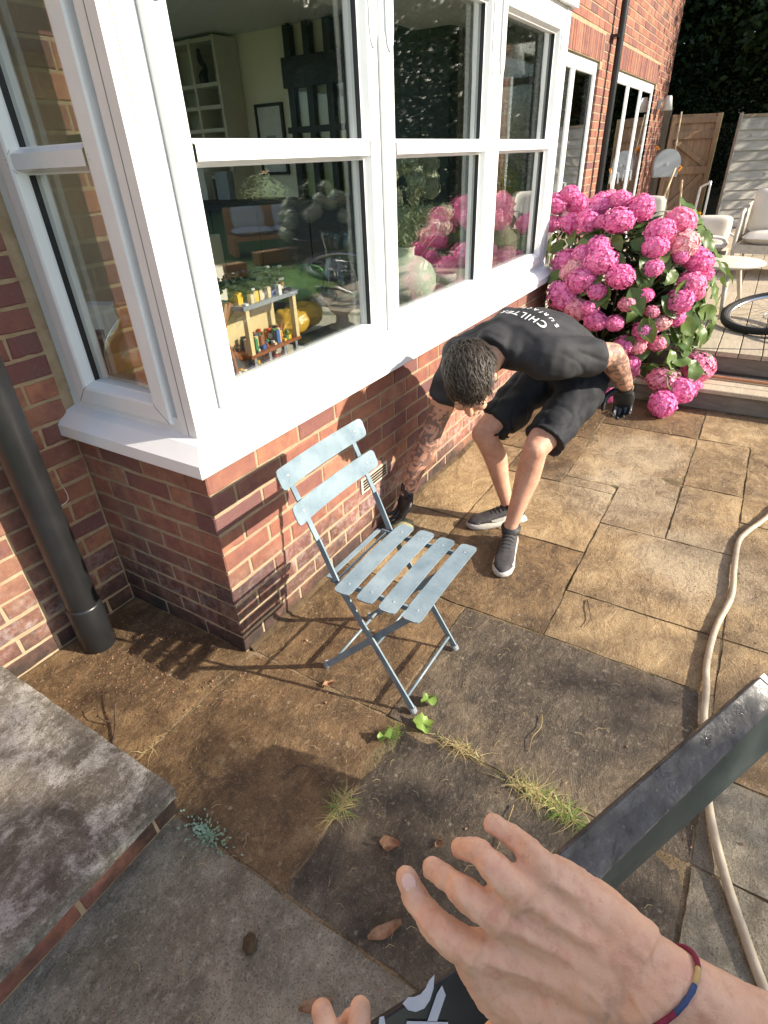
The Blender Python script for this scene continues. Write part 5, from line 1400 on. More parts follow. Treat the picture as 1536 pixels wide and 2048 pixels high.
# ================================================================== hydrangea
hyd = thing('hydrangea_bush', 'big pink mophead hydrangea bush between the bay and the deck', 'bush', (3.45, -.35, 0))
HO = V(3.45, -.35, 0)
HEADS = [(3.56, 0.08, 1.21, 0.061), (3.6, 0.01, 1.26, 0.06), (3.63, -0.05, 1.2, 0.072), (3.36, -0.27, 1.22, 0.066), (3.44, -0.31, 1.27, 0.031), (3.35, -0.4, 1.24, 0.055), (3.31, -0.53, 1.2, 0.069), (3.32, -0.23, 1.18, 0.046), (3.40, -0.09, 1.1, 0.066), (3.56, 0.09, 1.08, 0.051), (3.26, -0.24, 1.13, 0.061), (3.22, -0.33, 1.13, 0.04), (3.22, -0.43, 1.14, 0.079), (3.25, -0.68, 1.08, 0.073), (3.4, -0.77, 1.12, 0.078), (3.33, -0.82, 1.0, 0.078), (3.19, -0.68, 1.0, 0.063), (3.12, -0.35, 1.0, 0.055), (3.07, -0.39, 0.92, 0.079), (3.11, -0.26, 0.95, 0.051), (3.22, -0.14, 0.88, 0.079), (3.08, -0.24, 0.87, 0.056), (3.1, -0.19, 0.83, 0.052), (3.04, -0.3, 0.8, 0.076), (3.01, -0.41, 0.75, 0.05), (3.06, -0.18, 0.70, 0.087), (3.05, -0.53, 0.84, 0.074), (3.13, -0.7, 0.88, 0.049), (3.4, -0.92, 0.9, 0.08), (3.28, -0.83, 0.94, 0.039), (3.44, -0.97, 0.81, 0.05), (3.32, -0.92, 0.77, 0.07), (3.39, -0.96, 0.71, 0.046), (3.02, -0.29, 0.63, 0.068), (3.0, -0.38, 0.64, 0.051), (3.0, -0.43, 0.57, 0.062), (3.02, -0.55, 0.56, 0.051), (3.04, -0.61, 0.68, 0.048), (3.08, -0.69, 0.73, 0.044), (3.23, -0.88, 0.68, 0.075), (3.24, -0.88, 0.58, 0.051), (3.11, -0.75, 0.63, 0.04), (3.17, -0.81, 0.55, 0.051), (3.11, -0.73, 0.51, 0.066), (3.2, -0.81, 0.41, 0.052), (3.07, -0.62, 0.41, 0.057), (3.11, -0.7, 0.41, 0.052), (3.16, -0.67, 0.28, 0.053), (3.21, -0.68, 0.21, 0.049), (2.98, -0.62, 0.09, 0.046), (3.15, -0.9, 0.19, 0.082), (3.12, -1.02, 0.14, 0.075), (3.36, -1.08, 0.24, 0.086), (2.96, -0.95, 0.09, 0.072), (3.22, -1.09, 0.15, 0.042)]
FH = [floret_ball(190, 20 + i, .23, .92) for i in range(4)]
for me in FH: me.materials.append(MT['petal'])
stems = MB()
for (x, y, z, r_) in HEADS:
    link('flower_head', random.choice(FH), None, hyd, (x - HO.x, y - HO.y, z), (random.uniform(-.5, .5), random.uniform(-.5, .5), random.uniform(0, 6)), (r_ * random.uniform(1.08, 1.32), r_ * random.uniform(1.08, 1.32), r_ * random.uniform(.92, 1.12)))
    root = V(random.uniform(-.14, .14), random.uniform(-.12, .12), 0); tip = V(x - HO.x, y - HO.y, z - r_ * .5)
    if x < 2.99 and z < .2: root = tip + V(.3, .2, -.1)
    stems.tube([root, root.lerp(tip, .5) + V(0, 0, .06 + .1 * z), tip], [.008, .006, .004], 5, smooth=4)
stems.build('stem', 'stem', hyd, True)
def hleaf(seed):
    rs = random.Random(seed); vs = []; n = 7; ln, wd_ = 1.0, .62
    for i in range(n + 1):
        t_ = i / n; w_ = wd_ * .5 * (math.sin(math.pi * t_ ** .85) ** .8) if 0 < i < n else .012
        z = -.22 * t_ * t_ + .05 * math.sin(t_ * 9 + seed)
        vs += [(-w_, t_ * ln, z + .16 * w_ + rs.uniform(-.01, .01)), (-w_ * .5, t_ * ln, z + .02), (0, t_ * ln, z - .02), (w_ * .5, t_ * ln, z + .02), (w_, t_ * ln, z + .16 * w_ + rs.uniform(-.01, .01))]
    fs = [(i * 5 + k, i * 5 + k + 1, i * 5 + k + 6, i * 5 + k + 5) for i in range(n) for k in range(4)]
    me = bpy.data.meshes.new('leaf'); me.from_pydata(vs, [], fs); me.shade_smooth(); me.materials.append(MT['leaf_hyd']); return me
HL = [hleaf(i) for i in range(4)]
def hl_place(p, out, size):
    nz = (Vector(out) + Vector((random.uniform(-.5, .5), random.uniform(-.5, .5), random.uniform(.1, .8)))).normalized()
    d = Vector(out) + Vector((random.uniform(-.9, .9), random.uniform(-.9, .9), random.uniform(-.9, .2))); d = (d - nz * d.dot(nz)).normalized()
    xx = d.cross(nz).normalized()
    return link('leaf', random.choice(HL), None, hyd, p, Matrix((xx, d, nz)).transposed().to_euler(), (size,) * 3)
cnt = 0
cen_h = V(.27, -.07, .62)
for k in range(215):
    a = random.uniform(math.pi * .5, math.pi * 1.75); zz = random.uniform(-.75, .85); rr = math.sqrt(max(0, 1 - zz * zz)) * random.uniform(.92, 1.08)
    p = cen_h + V(math.cos(a) * .70 * rr, math.sin(a) * .62 * rr, zz * .66)
    if p.x + HO.x < L + .03 and p.y + HO.y > -.06 and p.z > .0: continue
    hl_place(p, V(math.cos(a), math.sin(a), zz * .6), random.uniform(.12, .19))
for (x, y, z) in ((3.16, -.93, .30), (3.22, -.98, .33), (3.26, -1.02, .36), (3.12, -.88, .27), (3.30, -1.0, .30), (3.08, -.92, .24), (3.20, -.90, .38), (3.34, -1.04, .33), (3.25, -1.08, .30), (3.18, -1.03, .26)):
    hl_place(V(x, y, z) - HO, V(-.5, -.6, .6), random.uniform(.12, .17))
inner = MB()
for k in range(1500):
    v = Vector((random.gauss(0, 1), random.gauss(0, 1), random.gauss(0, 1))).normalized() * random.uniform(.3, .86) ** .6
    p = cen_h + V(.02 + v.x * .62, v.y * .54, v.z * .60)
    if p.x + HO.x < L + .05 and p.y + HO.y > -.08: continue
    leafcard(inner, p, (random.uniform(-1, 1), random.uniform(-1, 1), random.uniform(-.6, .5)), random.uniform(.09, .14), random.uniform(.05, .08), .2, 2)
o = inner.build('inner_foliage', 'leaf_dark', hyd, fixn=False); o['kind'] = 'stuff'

# ================================================================== hose and foreground beam
hp_ = [(2.45, -1.78), (1.90, -1.605), (1.70, -1.525), (1.585, -1.495), (1.35, -1.493), (1.162, -1.496), (.95, -1.462), (.751, -1.452), (.62, -1.462), (.50, -1.468), (.35, -1.488), (.193, -1.512), (.042, -1.555), (-.08, -1.606), (-.199, -1.665), (-.34, -1.76), (-.45, -1.95), (-.5, -2.3)]
o = MB().tube([(x, y, .0155 + .003 * math.sin(i * 1.7)) for i, (x, y) in enumerate(hp_)], .0112, 14, smooth=8).build('garden_hose', 'hose', smooth=True)
tag(o, 'beige rubber hose snaking across the patio on the right', 'hose')

tr_ = thing('trestle_beam', 'stained dark grey beam crossing the right foreground behind the hand', 'beam', (-.18, -1.36, 0))
TO = V(-.18, -1.36, 0)
A_, B_ = V(-.416, -1.216, .517), V(.070, -1.468, .622); C_, D_ = V(-.422, -1.285, .489), V(.070, -1.519, .588); E_, F_ = V(-.400, -1.298, .415), V(.072, -1.550, .480)
dn = (A_ - B_).normalized() * .12
A2, C2, E2 = A_ + dn, C_ + dn, E_ + dn
G2, GB = A2 + (E2 - C2) * .9, B_ + (F_ - D_) * .9
def inset(vs, k=.0): return vs
b = MB(); b.add([A2 - TO, C2 - TO, C2 - TO + V(.004, .01, -.018), A2 - TO + V(.004, .01, -.018), B_ - TO, D_ - TO, D_ - TO + V(.004, .01, -.018), B_ - TO + V(.004, .01, -.018)], [(0, 1, 2, 3), (4, 7, 6, 5), (0, 4, 5, 1), (1, 5, 6, 2), (2, 6, 7, 3), (3, 7, 4, 0)])
o = b.build('top_board', 'grey_board', tr_); bv = o.modifiers.new('bevel', 'BEVEL'); bv.width = .003; bv.segments = 2
sh2 = V(.002, .006, -.0195)
b = MB(); b.add([A2 - TO + sh2, C2 - TO + sh2, E2 - TO, G2 - TO, B_ - TO + sh2, D_ - TO + sh2, F_ - TO, GB - TO], [(0, 1, 2, 3), (4, 7, 6, 5), (0, 4, 5, 1), (1, 5, 6, 2), (2, 6, 7, 3), (3, 7, 4, 0)])
o = b.build('side_board', 'board_side', tr_); bv = o.modifiers.new('bevel', 'BEVEL'); bv.width = .004; bv.segments = 2
e1 = (B_ - A_).normalized()
b = MB(); q = B_ + e1 * .014 - TO; q2 = D_ + e1 * .014 - TO; h_ = V(0, .004, -.03); b.add([B_ - TO + e1 * .001, D_ - TO + e1 * .001, D_ - TO + e1 * .001 + h_, B_ - TO + e1 * .001 + h_, q, q2, q2 + h_, q + h_], [(0, 1, 2, 3), (4, 7, 6, 5), (0, 4, 5, 1), (1, 5, 6, 2), (2, 6, 7, 3), (3, 7, 4, 0)]); b.build('end_cap', 'white_ceramic', tr_)
for p in (V(-.49, -1.215, .47),):
    MB().mm((p.x - TO.x - .02, p.y - TO.y - .02, .0), (p.x - TO.x + .02, p.y - TO.y + .02, p.z - .02)).build('leg', 'board_side', tr_)
b = MB(); b.tube([D_ + e1 * .03 + V(0, .03, .03), D_ + e1 * .035 + V(0, .0, .025), D_ + e1 * .04 + V(0, -.03, -.01)], [.012, .016, .018], 10, smooth=4)
tag(b.build('webbing_strap', 'thread_blue', smooth=True), 'dark blue strap at the far end of the grey beam', 'strap')
# lettered bar held low at the bottom edge
lb = thing('lettered_bar', 'black bar with pale grey lettering held below the hand', 'bar', (-.757, -1.146, .76))
LA = V(-.711, -1.18, .774); LB = V(-.803, -1.112, .747); ex = (LA - LB).normalized(); ctr = (LA + LB) / 2
tocam = (Vector((-.966, -1.258, 1.53)) - ctr).normalized(); ey = (c_right * .62 + c_down * .78); ey = (ey - ex * ey.dot(ex)).normalized(); ez = ex.cross(ey)
if ez.dot(tocam) < 0: ex = -ex; ez = -ez
rot = Matrix((ex, ey, ez)).transposed()
o = MB().box((.02 * (1 if ex.dot(LA - LB) > 0 else -1), .040, -.005), (.40, .080, .008)).build('bar', 'black_panel', lb); o.rotation_euler = rot.to_euler(); bv = o.modifiers.new('bevel', 'BEVEL'); bv.width = .003; bv.segments = 2
SX = 1 if ex.dot(LA - LB) > 0 else -1
def glyph(fn, name='letter'):
    b = MB(); fn(b); b.v = [(x * SX, y, z) for x, y, z in b.v]; o = b.build(name, 'grey_print', lb); o.rotation_euler = rot.to_euler(); return o
def lp(pts):
    k = .000536; return [((.84 * u - .54 * v) * k, (.54 * u + .84 * v) * k, 0) for u, v in pts]
def arc(b):
    q = lp([(-41, 20), (-28, 32), (-12, 35), (5, 28), (15, 12), (20, -10), (19, -36), (9, -24), (3, -9), (-6, 2), (-18, 7), (-31, 8)])
    b.add(q, [(0, 1, 10, 11), (1, 2, 9, 10), (2, 3, 4, 9), (4, 5, 8, 9), (5, 6, 7, 8)])
def tee_(b):
    b.add(lp([(28, 0), (37, -16), (47, 2), (34, 51), (14, 51)]), [(0, 1, 2, 3, 4)]); b.add(lp([(-28, 52), (57, 52), (60, 67), (-31, 67)]), [(0, 1, 2, 3)])
def frag(b): b.add(lp([(-85, 46), (-76, 44), (-70, 64), (-85, 66)]), [(0, 1, 2, 3)])
for f_ in (arc, tee_, frag): glyph(f_).location = ez * .0008

# ================================================================== weeds and litter on the patio
def tuft(name, label, loc, n, h, spread, mats, seed, along=(0, 1)):
    """ragged clump rooted along a joint, most blades flopped over"""
    rs = random.Random(seed); t = thing(name, label, 'grass', loc); al = V(along[0], along[1], 0); ac_ = V(-along[1], along[0], 0)
    for mt_, share in mats:
        b = MB()
        for k in range(int(n * share)):
            p = al * rs.gauss(0, spread) + ac_ * rs.gauss(0, spread * .22); a = rs.uniform(0, 6.28)
            d = V(math.cos(a), math.sin(a), rs.choice((.05, .15, .3, .6, 1.1))).normalized(); hh = h * rs.uniform(.35, 1.15); w_ = rs.uniform(.0007, .0017)
            s = d.cross(V(0, 0, 1)); s = s.normalized() if s.length > .01 else V(1, 0, 0); vs = []; kx = rs.uniform(-.5, .5); kz = rs.uniform(.2, .8)
            for i in range(6):
                t_ = i / 5; q = p + d * hh * t_ + s * kx * hh * t_ * t_ + V(0, 0, -hh * kz * t_ * t_); q.z = max(q.z, .003 + rs.uniform(0, .003)); vs += [q - s * w_ * (1 - t_ * .9), q + s * w_ * (1 - t_ * .9)]
            b.add(vs, [(2 * i, 2 * i + 1, 2 * i + 3, 2 * i + 2) for i in range(5)])
        o = b.build('blades', mt_, t, fixn=False); o['kind'] = 'stuff'
    return t
tuft('grass_tuft', 'dry grass tuft rooted in the paving joint left of the chair leg', (-.305, -.640, 0), 130, .075, .022, (('dry_grass', .65), ('green_grass', .35)), 1, (1, 0))
tuft('grass_tuft', 'small straw coloured grass tuft just right of the weed leaves', (.030, -.855, 0), 90, .06, .035, (('dry_grass', .95), ('green_grass', .05)), 2)
tuft('grass_tuft', 'largest half green grass tuft close to the grey beam', (.005, -1.090, 0), 190, .075, .040, (('dry_grass', .7), ('green_grass', .3)), 3)
tuft('grass_tuft', 'bright green grass tuft at the edge of the grey beam', (-.015, -1.195, 0), 150, .075, .028, (('dry_grass', .35), ('green_grass', .65)), 4)
tuft('grass_tuft', 'little dark green tuft by the front chair foot', (-.030, -.655, 0), 60, .05, .012, (('green_grass', 1),), 5, (1, 0))
tuft('grass_tuft', 'wispy dry stalks at the step corner joint', (-.455, -.015, 0), 18, .07, .025, (('dry_grass', 1),), 6, (1, 0))
def weedleaf(loc, label, size, rz):
    b = MB(); n = 18; vs = [(0, 0, .010)]
    for i in range(n):
        a = 2 * math.pi * i / n; r_ = size * (1 + .16 * math.cos(a * 5)) * (.55 if i == 0 else 1); vs.append((math.cos(a) * r_, math.sin(a) * r_, .010 + .012 * math.sin(a * 3 + rz) + size * .2))
    b.add(vs, [(0, 1 + i, 1 + (i + 1) % n) for i in range(n)]); b.tube([(0, 0, .010), (.01, .0, .002), (.02, .0, 0)], .0012, 4)
    o = b.build('weed_leaf', 'leaf_weed', smooth=True, loc=loc); o.rotation_euler = (R(12), R(-10), rz); tag(o, label, 'weed', 'round green weed leaves by the chair foot')
weedleaf((.045, -.715, .004), 'bright green weed leaf just right of the front chair foot', .030, .4)
weedleaf((-.060, -.634, .004), 'green weed leaf left of the little dark tuft', .025, 2.1)
weedleaf((.128, -.690, .010), 'pale green weed leaf beyond the front chair foot', .024, 1.2)
sd_ = thing('sedum_plant', 'small blue green creeping plant in the joint by the step corner', 'plant', (-.552, -.375, 0)); b = MB(); rs = random.Random(3)
for k in range(230):
    a = rs.uniform(0, 6.28); r_ = abs(rs.gauss(0, .028)); leafcard(b, (math.cos(a) * r_ * .7, math.sin(a) * r_ * 1.5, rs.uniform(.0, .012)), (math.cos(a), math.sin(a), rs.uniform(.2, 1)), rs.uniform(.005, .010), .006, .2, 2)
b.build('leaves', 'leaf_sedum', sd_, fixn=False)
def litter(name, label, cat, loc, fn, mat, rz=0):
    b = MB(); fn(b); o = b.build(name, mat, smooth=True, loc=loc); o.rotation_euler = (0, 0, rz); return tag(o, label, cat)
def curl(w_, ln, h):
    def fn(b):
        rs = random.Random(int(ln * 9999)); vs = []; n = 8
        for i in range(n + 1):
            t_ = i / n; ww = w_ * math.sin(math.pi * (.08 + .84 * t_)); vs += [(-ww, (t_ - .5) * ln, h * (1 + .5 * math.sin(i))), (-ww * .3, (t_ - .5) * ln, .003), (ww * .4, (t_ - .5) * ln, .002 + .003 * math.cos(i * 2)), (ww, (t_ - .5) * ln, h * (.6 + .4 * math.cos(i)))]
        b.add(vs, [(i * 4 + k, i * 4 + k + 1, i * 4 + k + 5, i * 4 + k + 4) for i in range(n) for k in range(3)])
    return fn
litter('dead_leaf', 'crumpled brown leaf on the dark slab above the index finger', 'leaf', (-.325, -.815, .003), curl(.020, .055, .016), 'dead_leaf', .4)
litter('dead_leaf', 'small reddish curled leaf above the ring finger', 'leaf', (-.258, -.925, .003), curl(.010, .026, .010), 'dead_leaf', 1.4)
litter('dead_leaf', 'long narrow brown leaf just left of the index finger', 'leaf', (-.497, -.906, .003), curl(.014, .085, .012), 'dead_leaf', -2.2)
litter('dead_leaf', 'pinkish brown leaf blade at the bottom edge near the fingertips', 'leaf', (-.690, -.850, .004), curl(.012, .075, .012), 'dead_leaf', -2.4)
litter('dead_leaf', 'brown leaf under the folding chair by its rear foot', 'leaf', (.03, -.36, .003), curl(.014, .05, .010), 'dead_leaf', 1.0)
litter('dead_leaf', 'orange brown leaf at the foot of the bay corner', 'leaf', (-.05, .12, .004), curl(.013, .03, .008), 'red_chip', .2)
def clod(b):
    b.ell((0, 0, .008), ((.022, .004, 0), (-.004, .016, 0), (0, 0, .010)), 14, 9)
o = litter('soil_clod', 'dark clump of soil on the lower left slab', 'soil', (-.678, -.652, .002), clod, 'soil', .5); displace(o.data, lambda c, n_: .005 * noise.noise(c * 90))
def tw(pts, r0):
    def fn(b): b.tube(pts, [r0 * (1 - .6 * i / (len(pts) - 1)) for i in range(len(pts))], 6, smooth=3)
    return fn
def twig_fork(b):
    b.tube([(0, 0, .004), (.02, .06, .016), (.03, .12, .03), (.06, .16, .05)], [.004, .0035, .003, .001], 6, smooth=3); b.tube([(.02, .06, .016), (-.02, .10, .03), (-.02, .14, .04)], [.003, .002, .001], 6, smooth=3)
litter('twig', 'dark forked twig beside the step', 'twig', (-.50, .10, 0), twig_fork, 'twig', -.5)
litter('twig', 'thin curved root lying left of the dry grass tuft', 'twig', (-.30, -.55, .004), tw([(-.02, .10, 0), (.03, .09, .004), (.045, .04, .006), (.03, -.01, .002)], .0035), 'twig', 0)
litter('twig', 'thin crack like twig on the sunlit slab left of the hose', 'twig', (.80, -1.03, .004), tw([(.09, .02, 0), (.04, .0, .004), (-.02, -.02, .004), (-.07, -.01, .002)], .0025), 'twig', 0)
litter('straw', 'long pale straw on the grey slab above the big tuft', 'straw', (.19, -1.03, .005), tw([(.07, .03, 0), (.03, .0, .004), (-.02, -.01, .006), (-.06, -.035, .002)], .0016), 'dry_grass', -.4)
litter('straw', 'pale dry straw lying beside the little finger', 'straw', (-.12, -1.06, .004), tw([(.06, .01, 0), (.0, .0, .004), (-.09, -.01, .003)], .0016), 'dry_grass', -.1)
litter('wire_end', 'thin pale wire curling out of the wall by the thick drainpipe', 'wire', (-.17, .595, .58), tw([(-.045, -.02, .035), (-.02, -.035, -.005), (.03, -.03, .0), (.05, .02, .03)], .0022), 'white_ceramic', 0)
b = MB(); rs = random.Random(31); n = 120; vs = []
for i in range(n + 1):
    x = .02 + 3.1 * i / n; w_ = .012 + .030 * max(0, noise.noise(Vector((x * 3, 4, 0))) + .25) + .010 * noise.noise(Vector((x * 17, 1, 0)))
    vs += [(x, .004, .014 + .006 * noise.noise(Vector((x * 12, 0, 3)))), (x, -w_ * .5, .010 + .004 * noise.noise(Vector((x * 15, 2, 3)))), (x, -w_, -.004)]
b.add(vs, [(i * 3 + k, i * 3 + k + 1, i * 3 + k + 4, i * 3 + k + 3) for i in range(n) for k in range(2)])
tag(b.build('soil_line', 'soil', smooth=True), 'dark soil washed along the foot of the bay wall', 'soil', kind='stuff')
# countless crumbs
b = MB(); rs = random.Random(9)
for k in range(2300):
    if k < 1100: x, y = rs.gauss(-.28, .16), rs.gauss(.28, .22)
    elif k < 1500: x, y = rs.uniform(.5, 2.6), -abs(rs.gauss(0, .05)) - .005
    else: x, y = rs.uniform(-1, 2.2), rs.uniform(-1.6, 0)
    if (x < -.53 and y > -.28) or (x > -.01 and y > -.003) or y > .63: continue
    r_ = abs(rs.gauss(.0004, .0009)) + .0004
    b.box((x, y, r_ * .4 + .002), (r_ * rs.uniform(1.2, 2.6), r_ * rs.uniform(1, 2.5), r_ * 1.1), Matrix.Rotation(rs.uniform(0, 3), 3, 'Z') @ Matrix.Rotation(rs.uniform(-.6, .6), 3, 'X'))
tag(b.build('grit', 'red_chip'), 'reddish brick grit and crumbs scattered over the patio', 'grit', kind='stuff')
b = MB()
for k in range(420):
    x, y = rs.uniform(-1, 2.6), rs.uniform(-1.7, -.02)
    if x < -.53 and y > -.28: continue
    a = rs.uniform(0, 3.14); l_ = rs.uniform(.006, .030); b.tube([(x, y, .004), (x + math.cos(a) * l_ * .5, y + math.sin(a) * l_ * .5, .005 + rs.uniform(0, .003)), (x + math.cos(a + .4) * l_, y + math.sin(a + .4) * l_, .004)], .0006, 3)
tag(b.build('straw_bits', 'dry_grass'), 'short bits of dry straw scattered over the paving', 'straw', kind='stuff')

# ================================================================== behind: gate, shed, deck furniture
gt = thing('garden_gate', 'ledged and braced brown wooden gate standing ajar at the house corner', 'gate', (11.0 + .41 * .574, .54 - .41 * .819, .31), R(35))
for k in range(7): MB().mm((.012, -.41 + k * .117, 0), (.030, -.41 + k * .117 + .1135, 1.64)).build('plank', 'gate', gt)
for z in (.10, .80, 1.30): MB().mm((-.022, -.34, z), (.011, .34, z + .11)).build('rail', 'gate', gt)
MB().mm((-.023, -.34, 1.52), (.011, .34, 1.60)).build('rail', 'gate', gt)
for s in (-1, 1): MB().mm((-.024, s * .375 - .035, 0), (.0105, s * .375 + .035, 1.64)).build('stile', 'gate', gt)
MB().bar((-.008, .29, 1.28), (-.008, -.29, .93), .075, .036, (1, 0, 0)).build('brace', 'gate', gt); MB().bar((-.008, -.29, .78), (-.008, .29, .23), .075, .036, (1, 0, 0)).build('brace', 'gate', gt)
MB().mm((-.026, -.427, 0), (.032, -.4125, 1.645)).build('sunlit_edge', 'gate_edge', gt)  # narrow side facing the sun, its brightness put into the colour
fp = thing('gate_post', 'square timber gate post between gate and brick corner', 'post', (11.05, .62, .31)); MB().mm((-.05, -.05, 0), (.05, .05, 1.72)).build('post', 'post', fp); MB().prism([(-.055, -.055), (.055, -.055), (.055, .055), (-.055, .055)], 2, 1.721, 1.74).build('cap', 'post', fp)
shd = thing('board_fence', 'pale weathered fence of wide horizontal boards behind the deck chairs', 'fence', (11.0, -.47, .0), R(35))
MB().mm((.03, -3.2, 0), (.07, -.005, 1.90)).build('back_rail', 'post', shd)
z = .05; k = 0
while z < 1.82:
    MB().prism([(.0 - .012, 0), (.026, 0), (.026, .150), (.010, .150)], 1, -3.2, .0).build('cladding_board', 'shed', shd, loc=(0, 0, z)); z += .137; k += 1
MB().mm((-.02, -.002, .05), (.05, .016, 1.92)).build('corner_trim', 'shed', shd)
fn_ = thing('panel_fence', 'dark overlap fence panel behind the open gate', 'fence', (13.2, 0, 0))
for k in range(14): MB().prism([(-.01, 0), (.01, 0), (.006, .15), (-.002, .15)], 1, -1.2, 3.5).build('board', 'post', fn_, loc=(0, 0, -.05 + k * .135))
hr = thing('hose_reel', 'grey D shaped wall hose reel with orange guide by the far door', 'hose reel', (10.10, .36, 1.25), R(22)); hr.scale = (.8, .8, .8)
pl = [(math.cos(R(a)) * .25, math.sin(R(a)) * .25 + .05) for a in range(-12, 193, 12)] + [(-.22, -.17), (.22, -.17)]
MB().prism(pl, 0, -.06, .05).build('casing', 'grey_plastic', hr); MB().prism([(x * .93, y * .93) for x, y in pl], 0, -.075, -.061).build('front_cover', 'grey_plastic', hr)
MB().tube([(-.09, -.22, -.08), (-.07, -.27, -.02), (-.05, -.22, .02)], .022, 8).build('hose_guide', 'orange_plastic', hr); MB().tube([(0, .18, .30), (.06, .22, .34), (.1, .18, .30)], .02, 8).build('wall_handle', 'orange_plastic', hr)
MB().tube([(-.076, 0, .05), (-.10, 0, .05)], .03, 10).build('hub', 'steel', hr)
for i, (a, c, lab) in enumerate((((10.0, .20, 1.24), (9.75, .36, .302), 'pale wooden pole leaning left of the hose reel'), ((9.9, .06, 1.08), (9.8, -.06, .302), 'orange tipped pole leaning in front of the gate'), ((10.9, .40, 1.98), (10.6, .30, .302), 'tall thin pole leaning against the gate post'))):
    o = MB().tube([a, c], .014, 8).build('leaning_pole', 'pole', smooth=True); tag(o, lab, 'pole', 'poles leaning by the gate')
ct = thing('hose_cart', 'hose cart with tubular handle, grey drum and yellow nozzle on the deck', 'hose cart', (8.0, -.55, .30))
MB().tube([(0, .16, .06), (.02, .155, .70), (.02, .135, .78), (.02, .075, .81), (.02, .05, .78), (0, .04, .06)], .013, 8, smooth=4).build('handle', 'steel', ct, True)
for x in (-.10, .10): MB().tube([(x, -.09 + .17 * math.cos(a), .26 + .17 * math.sin(a)) for a in [i * math.pi / 10 for i in range(20)]], .016, 6, closed=True).tube([(x, -.25, .26), (x, .07, .26)], .010, 6).tube([(x, -.09, .10), (x, -.09, .42)], .010, 6).build('drum_rim', 'grey_plastic', ct, True)
MB().tube([(-.09, -.09, .26), (.09, -.09, .26)], .13, 16).build('hose_coil', 'grey_plastic', ct, True)
MB().tube([(-.14, -.03, .34), (-.14, -.10, .29), (-.14, -.19, .30)], [.02, .035, .018], 8).build('nozzle', 'yellow_plastic', ct, True); MB().mm((-.02, .08, .40), (.03, .11, .50)).build('clip', 'yellow_plastic', ct)
MB().tube([(-.1, -.2, .33), (.1, -.6, .12), (.3, -1.1, .02)], .012, 8, smooth=5).build('trailing_hose', 'grey_plastic', ct, True)
def pillow_mesh(b, c, ax, puff=.5):
    c = Vector(c); a, d, n_ = [Vector(x) for x in ax]; N_ = 12; vs = []
    for sgn in (1, -1):
        for i in range(N_ + 1):
            for j in range(N_ + 1):
                u, v = -1 + 2 * i / N_, -1 + 2 * j / N_
                k = (1 - u ** 4) * (1 - v ** 4); vs.append(c + a * u * (1 - .06 * v * v) + d * v * (1 - .06 * u * u) + n_ * sgn * (k ** puff) + n_ * .05 * math.sin(u * 5 + v * 3) * k)
    W_ = N_ + 1; o_ = W_ * W_
    b.add(vs, [(i * W_ + j, i * W_ + j + 1, (i + 1) * W_ + j + 1, (i + 1) * W_ + j) for i in range(N_) for j in range(N_)] + [(o_ + i * W_ + j, o_ + (i + 1) * W_ + j, o_ + (i + 1) * W_ + j + 1, o_ + i * W_ + j + 1) for i in range(N_) for j in range(N_)]); return b
sf = thing('garden_sofa', 'low cream cushioned garden seat behind the hydrangea', 'seat', (7.2, -.45, .30))
MB().mm((-.32, -.45, .10), (.32, .62, .16)).build('frame', 'rope', sf)
for x in (-.28, .28):
    for y in (-.41, .58): MB().tube([(x, y, .10), (x * 1.06, y, 0)], .018, 8).build('leg', 'rope', sf)
for k in range(2): pillow_mesh(MB(), (0, -.19 + k * .53, .235), ((.31, 0, 0), (0, .255, 0), (0, 0, .075))).build('seat_cushion', 'cushion', sf, True)
pillow_mesh(MB(), (.26, -.22, .37), ((.05, 0, .14), (0, .21, 0), (-.07, 0, .02))).build('back_cushion', 'cushion', sf, True)
o = pillow_mesh(MB(), (0, 0, 0), ((.04, 0, .17), (.06, .16, 0), (-.06, .02, .015))).build('cushion', 'cushion', smooth=True, loc=(6.95, -.03, .88)); tag(o, 'upright cream pillow showing above the pink flowers', 'cushion')
gs_ = thing('glass_screen', 'clear glass screen standing behind the top pink flowers', 'screen', (6.5, -.36, .30)); MB().mm((-.006, -.18, .04), (.006, .18, .62)).build('pane', 'glass2', gs_)
b = MB(); b.mm((-.012, -.185, .621), (.012, .185, .635)); b.mm((-.012, -.196, 0), (.012, -.181, .635)); b.build('edge_trim', 'rope', gs_)
ac = thing('rope_armchair', 'beige rope armchair with grey pillow at the right edge of the deck', 'armchair', (6.95, -1.45, .30), R(-6))
b = MB()
for s in (-1, 1):
    b.tube([(-.34, s * .42, 0), (-.33, s * .44, .36), (-.30, s * .44, .52), (-.20, s * .45, .60), (.20, s * .44, .66), (.34, s * .30, .70), (.36, 0, .71)], .020, 8, smooth=6); b.tube([(.30, s * .40, 0), (.32, s * .42, .55)], .018, 8)
b.build('frame', 'rope', ac, True)
b = MB().mm((-.35, -.42, .22), (.33, .42, .30)); b.build('seat_base', 'rope', ac)
for s in (-1, 1):
    b = MB()
    for k in range(14): b.tube([(-.26 + k * .042, s * .43, .30), (-.27 + k * .043, s * .455, .575 + .007 * k)], .0085, 6)
    b.build('rope_side', 'rope', ac, True)
b = MB()
for k in range(17): y_ = -.38 + k * .0475; b.tube([(.33, y_ * .95, .30), (.36 - .25 * (y_ ** 2), y_, .69)], .0085, 6)
b.build('rope_back', 'rope', ac, True)
pillow_mesh(MB(), (-.01, 0, .36), ((.33, 0, 0), (0, .41, 0), (0, 0, .075))).build('seat_cushion', 'cushion', ac, True)
